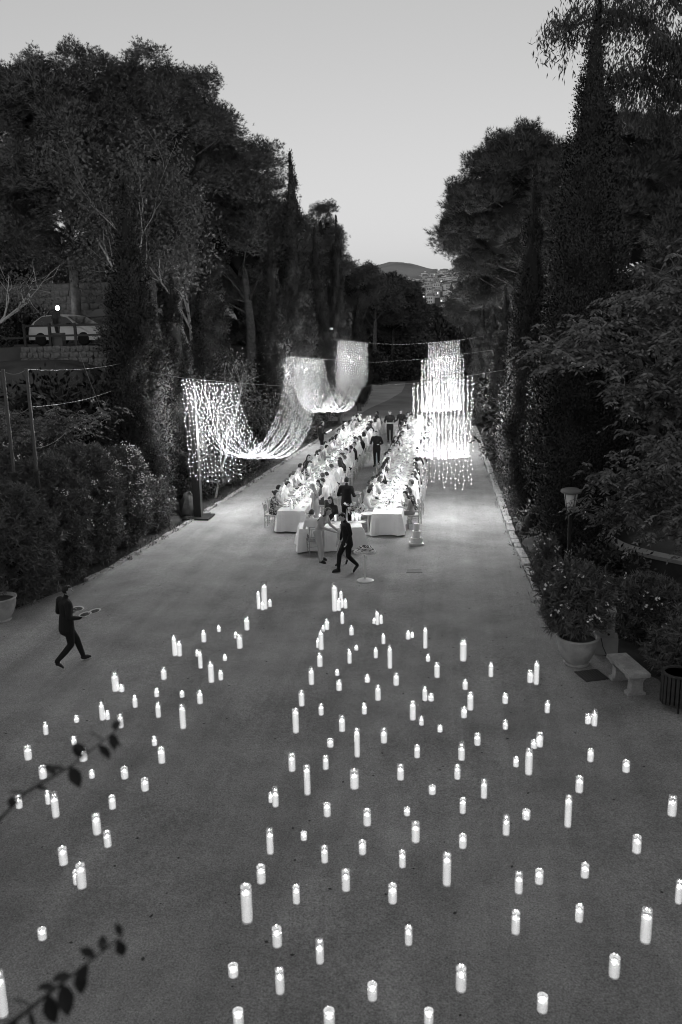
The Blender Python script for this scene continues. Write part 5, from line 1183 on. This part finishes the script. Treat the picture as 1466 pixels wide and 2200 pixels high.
# flood lamp in the trees above the left swag
t = thing('floodlight', 'small pale floodlight mounted among the left cypresses', 'floodlight', (-8.05, 56.5, 6.55), R(20)); obj('housing', MB().box((0, 0, 0), (.42, .3, .14)), M_china, t); obj('hood', MB().box((0, -.05, .10), (.5, .3, .02)), M_black, t); obj('bracket', MB().tube([(0, .1, 0), (-.5, .7, .1)], .02, 5), M_black, t)

# ================================================================== FURNITURE OF THE COURT
def pot(label, x, y, s, m):
    t = thing('planter_pot', label, 'planter', (x, y, .01), 0, None, (s, s, s)); prof = [(.20, 0), (.22, .03), (.30, .14), (.37, .30), (.405, .46), (.41, .55), (.435, .57), (.435, .60), (.385, .60), (.375, .52)]
    obj('bowl', MB().lathe(prof, 40).mesh('bowl', smooth=True), m, t); obj('soil', MB().lathe([(.001, .525), (.38, .52)], 20), M_soil, t); obj('foot', MB().lathe([(.26, -.0), (.26, .035), (.2, .05)], 24), m, t)
pot('large pale clay pot holding the oleander beside the bench', 2.62, 16.7, 1.0, M_terra); pot('large clay pot cut off by the left edge of the view', -10.95, 18.3, .98, M_terra)
oleander('oleander with a few white flowers growing in the large clay pot', (2.55, 16.72, .5), oleander_meshes(83, .66, .64, 1.55, 620, 11, (-.2, -.8, .4), base=.2, L=.17), core=(.5, .5, 1.3))
def bench():
    t = thing('stone_bench', 'pale stone bench on two shaped legs beside the potted oleander', 'bench', (3.42, 15.62, .01), R(14)); b = MB().box((0, 0, .43), (.42, 1.05, .09)).mesh('seat'); bm = bmesh.new(); bm.from_mesh(b); bmesh.ops.bevel(bm, geom=bm.edges[:], offset=.015, segments=2, affect='EDGES'); bm.to_mesh(b); bm.free()
    obj('seat', b, M_stone, t)
    for y in (-.34, .34):
        poly = [(-.18, 0), (.18, 0), (.18, .05), (.12, .08), (.11, .25), (.13, .30), (.18, .34), (.18, .385), (-.18, .385), (-.18, .34), (-.13, .30), (-.11, .25), (-.12, .08), (-.18, .05)]
        obj('leg', MB().prism(poly, 1, y-.08, y+.08), M_stone, t)
bench()
def bin_():
    t = thing('slatted_bin', 'dark slatted litter bin at the right edge', 'bin', (4.12, 14.75, .01)); mm = mat('bin_slat', .045, .7, var=.3, scale=8)
    obj('liner', MB().lathe([(.24, .14), (.25, .66), (.24, .66), (.23, .16)], 20), M_black, t); sl_ = MB().box((0, 0, .41), (.052, .022, .56)).mesh('slat'); sl_.materials.append(mm)
    for k in range(24): a = 2*math.pi*k/24; obj('slat', sl_, None, t, (.285*math.cos(a), .285*math.sin(a), 0), a+math.pi/2)
    for z in (.22, .6): obj('hoop', MB().lathe([(.262, z), (.272, z), (.272, z+.03), (.262, z+.03), (.262, z)], 24), M_black, t)
    obj('rim', MB().lathe([(.24, .68), (.30, .68), (.30, .71), (.24, .71), (.24, .68)], 24), mm, t)
    for k in range(3): a = 2.1*k+.4; obj('leg', MB().tube([(.24*math.cos(a), .24*math.sin(a), 0), (.24*math.cos(a), .24*math.sin(a), .2)], .018, 6), M_black, t)
bin_()
def cabinet():
    t = thing('utility_cabinet', 'grey outdoor electrical cabinet on a plinth behind the large pot', 'cabinet', (3.30, 17.35, .01), R(-6)); mm = mat('cabinet_paint', .30, .6, var=.12, scale=4)
    obj('plinth', MB().box((0, 0, .19), (.50, .36, .38)), M_plaster, t); obj('housing', MB().box((-.03, 0, .66), (.40, .30, .56)), mm, t); obj('lid', MB().box((-.03, 0, .955), (.44, .34, .03)), mm, t); d = obj('door', MB().box((.05, -.157, .66), (.20, .014, .50)), mm, t)
    for z in (.46, .60, .74, .86): obj('vent', MB().tube([(.05, -.166, z), (.05, -.172, z)], .026, 12), M_black, d)
    obj('cord', MB().tube([(-.1, -.19, .38), (-.06, -.22, .2), (.02, -.2, .02)], .008, 5), M_black, t)
cabinet()
def lamp_post():
    t = thing('lamp_post', 'unlit black lamp post with pale shade and round cap on the right', 'lamp post', (2.9, 20.4, .0)); 
    obj('post', MB().tube([(0, 0, 0), (0, 0, .5), (0, 0, 2.35)], [.06, .05, .045], 10), M_black, t); obj('base', MB().lathe([(.13, 0), (.13, .04), (.08, .12), (.06, .5)], 12), M_black, t)
    s = obj('shade', MB().lathe([(.10, 2.42), (.165, 2.84), (.155, 2.84), (.09, 2.43)], 24).mesh('shade', smooth=True), mat('frosted_shade', .7, .5), t)
    for k in range(4): a = k*math.pi/2+.5; obj('rib', MB().tube([(.105*math.cos(a), .105*math.sin(a), 2.42), (.17*math.cos(a), .17*math.sin(a), 2.85)], .012, 5), M_black, s)
    c = obj('cap', MB().lathe([(.001, 2.965), (.16, 2.96), (.245, 2.92), (.25, 2.88), (.22, 2.85), (.001, 2.85)], 28).mesh('cap', smooth=True), mat('cap_grey', .22, .5), t); obj('collar', MB().lathe([(.05, 2.30), (.09, 2.34), (.09, 2.40), (.10, 2.42)], 16), M_black, t)
lamp_post()
# cake table and tiered cake
t = thing('cake_table', 'white round pedestal table in front of the cross table', 'table', (-2.31, 22.05, .008)); mw = mat('white_lacquer', .62, .4)
obj('base', MB().lathe([(.235, 0), (.235, .012), (.20, .03), (.05, .055), (.03, .07)], 32), mw, t); obj('stem', MB().tube([(0, 0, .05), (0, 0, .80)], [.03, .024], 12), mw, t); obj('tabletop', MB().lathe([(.05, .79), (.30, .805), (.31, .82), (.31, .835), (.001, .835)], 36), mw, t)
t = thing('berry_cake', 'flat berry-topped cake on the white pedestal table', 'cake', (-2.31, 22.05, .845)); obj('sponge', MB().lathe([(.27, 0), (.28, .02), (.25, .05), (.19, .07), (.17, .12), (.001, .13)], 24), mat('meringue', .6, .8, var=.3, scale=20, bump=.8, bscale=30), t)
gb = np.random.default_rng(9); bm2 = MB().lathe([(.001, 0), (.016, .008), (.018, .018), (.01, .03), (.001, .033)], 8).mesh('berry'); bm2.materials.append(mat('berry', .06, .4, var=.5, scale=40))
for k in range(46):
    a = gb.random()*6.28; rr_ = .24*math.sqrt(gb.random()); z = .045 if rr_ > .2 else .075 if rr_ > .17 else .125; obj('berry', bm2, None, t, (rr_*math.cos(a), rr_*math.sin(a), z))
t = thing('tiered_cake', 'white three-tiered cake on a square board near the right table', 'cake', (-1.06, 26.0, .012), R(8)); mi_ = mat('icing', .66, .6)
obj('board', MB().box((0, 0, .03), (.44, .44, .05)), mw, t)
for n_, (r1, z0, z1) in enumerate(((.185, .06, .22), (.135, .22, .44), (.085, .44, .68))): obj('tier', MB().lathe([(r1, z0), (r1, z1-.01), (r1-.01, z1), (.001, z1)], 28), mi_, t); 
gf = np.random.default_rng(10)
for k in range(7):
    a = gf.random()*6.28; r1, z = [(.185, .21), (.135, .43), (.185, .08)][k % 3]; c = np.array([r1*math.cos(a), r1*math.sin(a), z]); D = sph(gf, 12); p = obj('sugar_flower', fast_mesh('sugar_flower', leaves(np.repeat(c[None], 12, 0), D, np.full(12, .04), .03, gf), 4), M_petal, t)
t = thing('side_table', 'small round white side table behind the right end of the cross table', 'table', (-2.72, 27.2, .01)); obj('tabletop', MB().lathe([(.24, .70), (.25, .72), (.001, .72)], 24), mw, t); obj('stem', MB().tube([(0, 0, .03), (0, 0, .70)], .022, 8), mw, t); obj('base', MB().lathe([(.18, 0), (.18, .015), (.03, .04)], 20), mw, t)
# covers set in the ground
t = thing('manhole_cover', 'flush rectangular manhole cover in the gravel near the tiered cake', 'manhole cover', (-1.0, 23.05, .012), R(4)); obj('frame', MB().box((0, 0, 0), (.46, .34, .012)), mat('cover_frame', .24, .7), t); obj('lid', MB().box((0, 0, .004), (.42, .30, .012)), mat('cover_lid', .17, .8, var=.2, scale=8), t)
t = thing('drain_cover', 'dark square drain cover in front of the large clay pot', 'drain cover', (2.83, 16.08, .014), R(20)); obj('frame', MB().box((0, 0, 0), (.50, .50, .012)), mat('drain_iron', .06, .7), t)
for k in range(8): obj('bar', MB().box((-.2+k*.057, 0, .008), (.03, .42, .012)), mat('drain_bar', .08, .6), t)
# boulder by the trunks
gr = np.random.default_rng(12); b = MB().lathe([(.001, -.1), (.34, -.05), (.38, .2), (.30, .55), (.16, .82), (.001, .9)], 12).mesh('boulder', smooth=True)
for v in b.vertices: v.co += Vector(gr.normal(size=3)*.05)
o = obj('boulder', b, M_darkstone, None, (-9.72, 29.75, 0), .6); tag(o, 'upright pale boulder between the cypress trunk and the black post', 'boulder')

# ================================================================== PARKED CAR TERRACE
def car():
    t = thing('parked_car', 'white hatchback parked behind the railing on the upper road', 'car', (-18.6, 40.4, 6.145), R(-14)); mp = mat('car_paint', .55, .3, spec=.5); mg = mat('car_glass', .015, .1, spec=.6); mt = mat('tyre', .015, .9); ml = mat('car_trim', .02, .6)
    side = [(-2.0, .28), (-1.98, .62), (-1.9, .92), (-1.62, 1.18), (-1.2, 1.42), (-.4, 1.48), (.25, 1.38), (.95, .98), (1.75, .86), (2.02, .68), (2.06, .40), (2.0, .24)]
    b = MB(); rows = [(-.84, .94, 0), (-.87, 1.0, 0), (-.60, 1.0, .0), (.60, 1.0, 0), (.87, 1.0, 0), (.84, .94, 0)]
    vs = []
    for y, k, _ in rows:
        for x, z in side:
            yy = y*(1-.22*max(0, (z-.9))/.6); vs.append((x*(.985 if abs(y) == .84 else 1), yy, .24+(z-.24)*(k if z > 1 else 1)))
    n = len(side); fs = [(r_*n+i, r_*n+(i+1) % n, (r_+1)*n+(i+1) % n, (r_+1)*n+i) for r_ in range(len(rows)-1) for i in range(n)]; fs += [tuple(range(n-1, -1, -1)), tuple((len(rows)-1)*n+i for i in range(n))]
    b.add(vs, fs); obj('body', b, mp, t)
    for s in (-1, 1):
        y = lambda z: s*(.87*(1-.22*max(0, z-.9)/.6)+.006)
        for nm, poly in (('window', [(-1.66, .95), (-.62, .95), (-.62, 1.42), (-1.2, 1.38), (-1.6, 1.12)]), ('window', [(-.55, .95), (.86, .95), (.26, 1.33), (-.2, 1.42), (-.55, 1.43)])):
            q = MB(); q.add([(x, y(z), z) for x, z in poly]+[(x, y(z)-s*.03, z) for x, z in poly], [tuple(range(5)), tuple(range(9, 4, -1))]+[(i, 5+i, 5+(i+1) % 5, (i+1) % 5) for i in range(5)]); obj(nm, q, mg, t)
        for x in (-1.28, 1.28):
            w = thing('wheel', None, None, (x, s*.80, .31)); w.parent = t; obj('tyre', MB().lathe([(.20, -.1), (.30, -.1), (.315, -.05), (.315, .05), (.30, .1), (.20, .1)], 24).mesh('tyre', smooth=True), mt, w).rotation_euler = (R(90), 0, 0)
            r_ = MB().lathe([(.03, 0), (.05, .02), (.05, -.02), (.03, 0)], 12)
            for k in range(9): a = k*.698; r_.tube([(.03*math.cos(a), .03*math.sin(a), 0), (.20*math.cos(a), .20*math.sin(a), 0)], .014, 4)
            r_.lathe([(.19, -.03), (.205, -.03), (.205, .09), (.19, .09)], 20); rm = obj('rim', r_, mat('rim_alloy', .35, .35, metal=.6), w); rm.rotation_euler = (R(90)*s, 0, 0)
        obj('headlight', MB().tube([(1.86, s*.62, .72), (2.0, s*.56, .66)], [(.14, .06), (.12, .05)], 10), M_glass, t); obj('mirror', MB().box((.55, s*.97, 1.0), (.12, .18, .12)), ml, t)
    q = MB(); q.add([(.30, -.62, 1.36), (.96, -.70, 1.005), (.96, .70, 1.005), (.30, .62, 1.36), (.32, -.62, 1.375), (.985, -.70, 1.015), (.985, .70, 1.015), (.32, .62, 1.375)], [(0, 1, 2, 3), (7, 6, 5, 4), (0, 4, 5, 1), (1, 5, 6, 2), (2, 6, 7, 3), (3, 7, 4, 0)]); obj('windscreen', q, mg, t); obj('grille', MB().box((2.05, 0, .42), (.04, 1.1, .18)), ml, t)
    obj('bumper', MB().box((2.03, 0, .30), (.10, 1.5, .10)), ml, t)
car()
def railing():
    t = thing('railing', 'black post and rail fence on the stone wall before the car', 'fence', (-18.3, 37.08, 6.16))
    xs_ = (-1.1, .12, 1.35, 2.6)
    for x in xs_: obj('fence_post', MB().box((x, 0, .52), (.11, .11, 1.04)), M_black, t)
    for i in range(3):
        for z in (.93, .48): obj('rail', MB().box(((xs_[i]+xs_[i+1])/2, -.02, z), (xs_[i+1]-xs_[i]-.115, .05, .09)), M_black, t)
    obj('rail', MB().box((-1.7, -.02, .40), (1.05, .05, .09)), M_black, t)
railing()
def street_lamp():
    t = thing('street_lamp', 'lit globe street lamp on a thin post behind the car', 'street lamp', (-21.1, 44.2, 6.14)); obj('post', MB().tube([(0, 0, 0), (0, 0, 1.72)], [.05, .03], 8), M_black, t); obj('collar', MB().lathe([(.03, 1.70), (.10, 1.74), (.10, 1.78)], 12), M_black, t)
    obj('globe', MB().lathe([(.04, 1.78), (.085, 1.83), (.095, 1.90), (.07, 1.98), (.001, 2.01)], 16).mesh('globe', smooth=True), emit('lamp_glow', 12), t)
street_lamp()
t = thing('litter_bin', 'dark covered litter bin on a stand beside the railing', 'bin', (-18.0, 37.5, 6.16)); obj('body', MB().box((0, 0, .30), (.55, .40, .60)), mat('bin_grey', .10, .8), t); obj('hood', MB().lathe([(.09, .6), (.13, .9), (.20, 1.25), (.18, 1.55), (.001, 1.62)], 10), M_black, t)
t = thing('canvas_awning', 'dark sloping awning behind the parked car', 'awning', (-17.4, 44.2, 6.14)); obj('canopy', MB().prism([(-1.9, 1.35), (1.9, 1.5), (1.9, 1.75), (-1.2, 1.78)], 1, -.7, .7), mat('canvas', .12, .8), t)
for x in (-1.7, 1.7): obj('awning_post', MB().tube([(x, -.6, 0), (x, -.6, 1.4)], .03, 6), M_black, t)

# ================================================================== TWIGS NEAR THE CAMERA
M_twig = mat('twig_leaf', .03, .6, var=.3, scale=8)
def leaf_shape():
    b = MB(); pr = [(0, 0), (.012, .012), (.017, .028), (.011, .044), (0, .058)]; vs = []
    for x, y in pr: vs += [(-x, y, .003*x/.017), (x, y, .003*x/.017)]
    vs = [(0, 0, 0)]+[v for p in pr[1:-1] for v in ((-p[0], p[1], .004), (p[0], p[1], .004), (0, p[1], 0))]+[(0, .058, -.004)]
    fs = [(0, 3, 1), (0, 2, 3), (1, 3, 6, 4), (3, 2, 5, 6), (4, 6, 9, 7), (6, 5, 8, 9), (7, 9, 10), (9, 8, 10)]
    vs2 = [(x, y, z-.0006) for x, y, z in vs]; k = len(vs); b.add(vs+vs2, fs+[tuple(i+k for i in reversed(f)) for f in fs]); m = b.mesh('leaf'); m.materials.append(M_twig); return m
LEAF = leaf_shape()
def twig(label, pts, lf, seed):
    g = np.random.default_rng(seed); t = thing('creeper_twig', label, 'twig', pts[0]); o0 = np.array(pts[0]); P = [np.array(p)-o0 for p in pts]
    obj('stem', MB().tube(P, [.006*(1-.7*i/(len(P)-1)) for i in range(len(P))], 6), mat('twig_bark', .04, .8), t); n = len(P)
    for s, a, tilt, sc in lf:
        x = s*(n-1); i = min(int(x), n-2); q = P[i]+(P[i+1]-P[i])*(x-i); o = obj('leaf', LEAF, None, t, tuple(q), None, (sc, sc, sc)); o.rotation_euler = (tilt+g.normal()*.2, g.normal()*.3, a)
twig('blurred leafy creeper twig crossing the left candles', [(-1.55, 1.95, 5.42), (-1.34, 2.0, 5.56), (-1.22, 2.06, 5.68), (-1.10, 2.12, 5.74), (-.99, 2.2, 5.815)],
     [(.27, 3.0, -.9, 1.5), (.36, 2.2, .4, .8), (.42, .4, .3, .7), (.5, 2.2, .4, .8), (.55, 5.2, -.5, .7), (.66, 1.2, .5, .9), (.72, 2.4, .5, 1.1), (.74, 4.0, -.9, 1.2), (.80, .6, .6, 1.0), (.84, 1.6, .8, .9), (.9, 4.4, -.7, 1.0), (.93, 2.0, .4, .9), (.96, 5.4, -.4, .9), (1, .2, .3, .9), (.98, 3.6, -.8, .9)], 1)
TW2 = [(.22, 3.0, -.8, 1.3), (.27, 4.6, -.9, 1.2), (.3, 2.2, .3, 1.2), (.42, 3.4, -1.1, 1.6), (.48, 2.2, .4, 1.1), (.52, 4.0, -1.2, 1.7), (.60, 2.4, .4, 1.2), (.66, 3.6, -1.2, 1.3), (.72, 2.9, -1.0, 1.2), (.78, 1.4, .4, 1.0), (.84, .4, .3, .9), (.9, 2.2, .4, .8), (.96, 3.8, -1.2, 1.1), (1, .5, .2, .8)]
twig('blurred leafy creeper twig at the lower left corner', [(-1.16, 1.5, 5.30), (-1.0, 1.58, 5.40), (-.93, 1.62, 5.445), (-.86, 1.66, 5.49), (-.795, 1.7, 5.53)],
     [(a, b, c, d*.78) for a, b, c, d in TW2], 2)
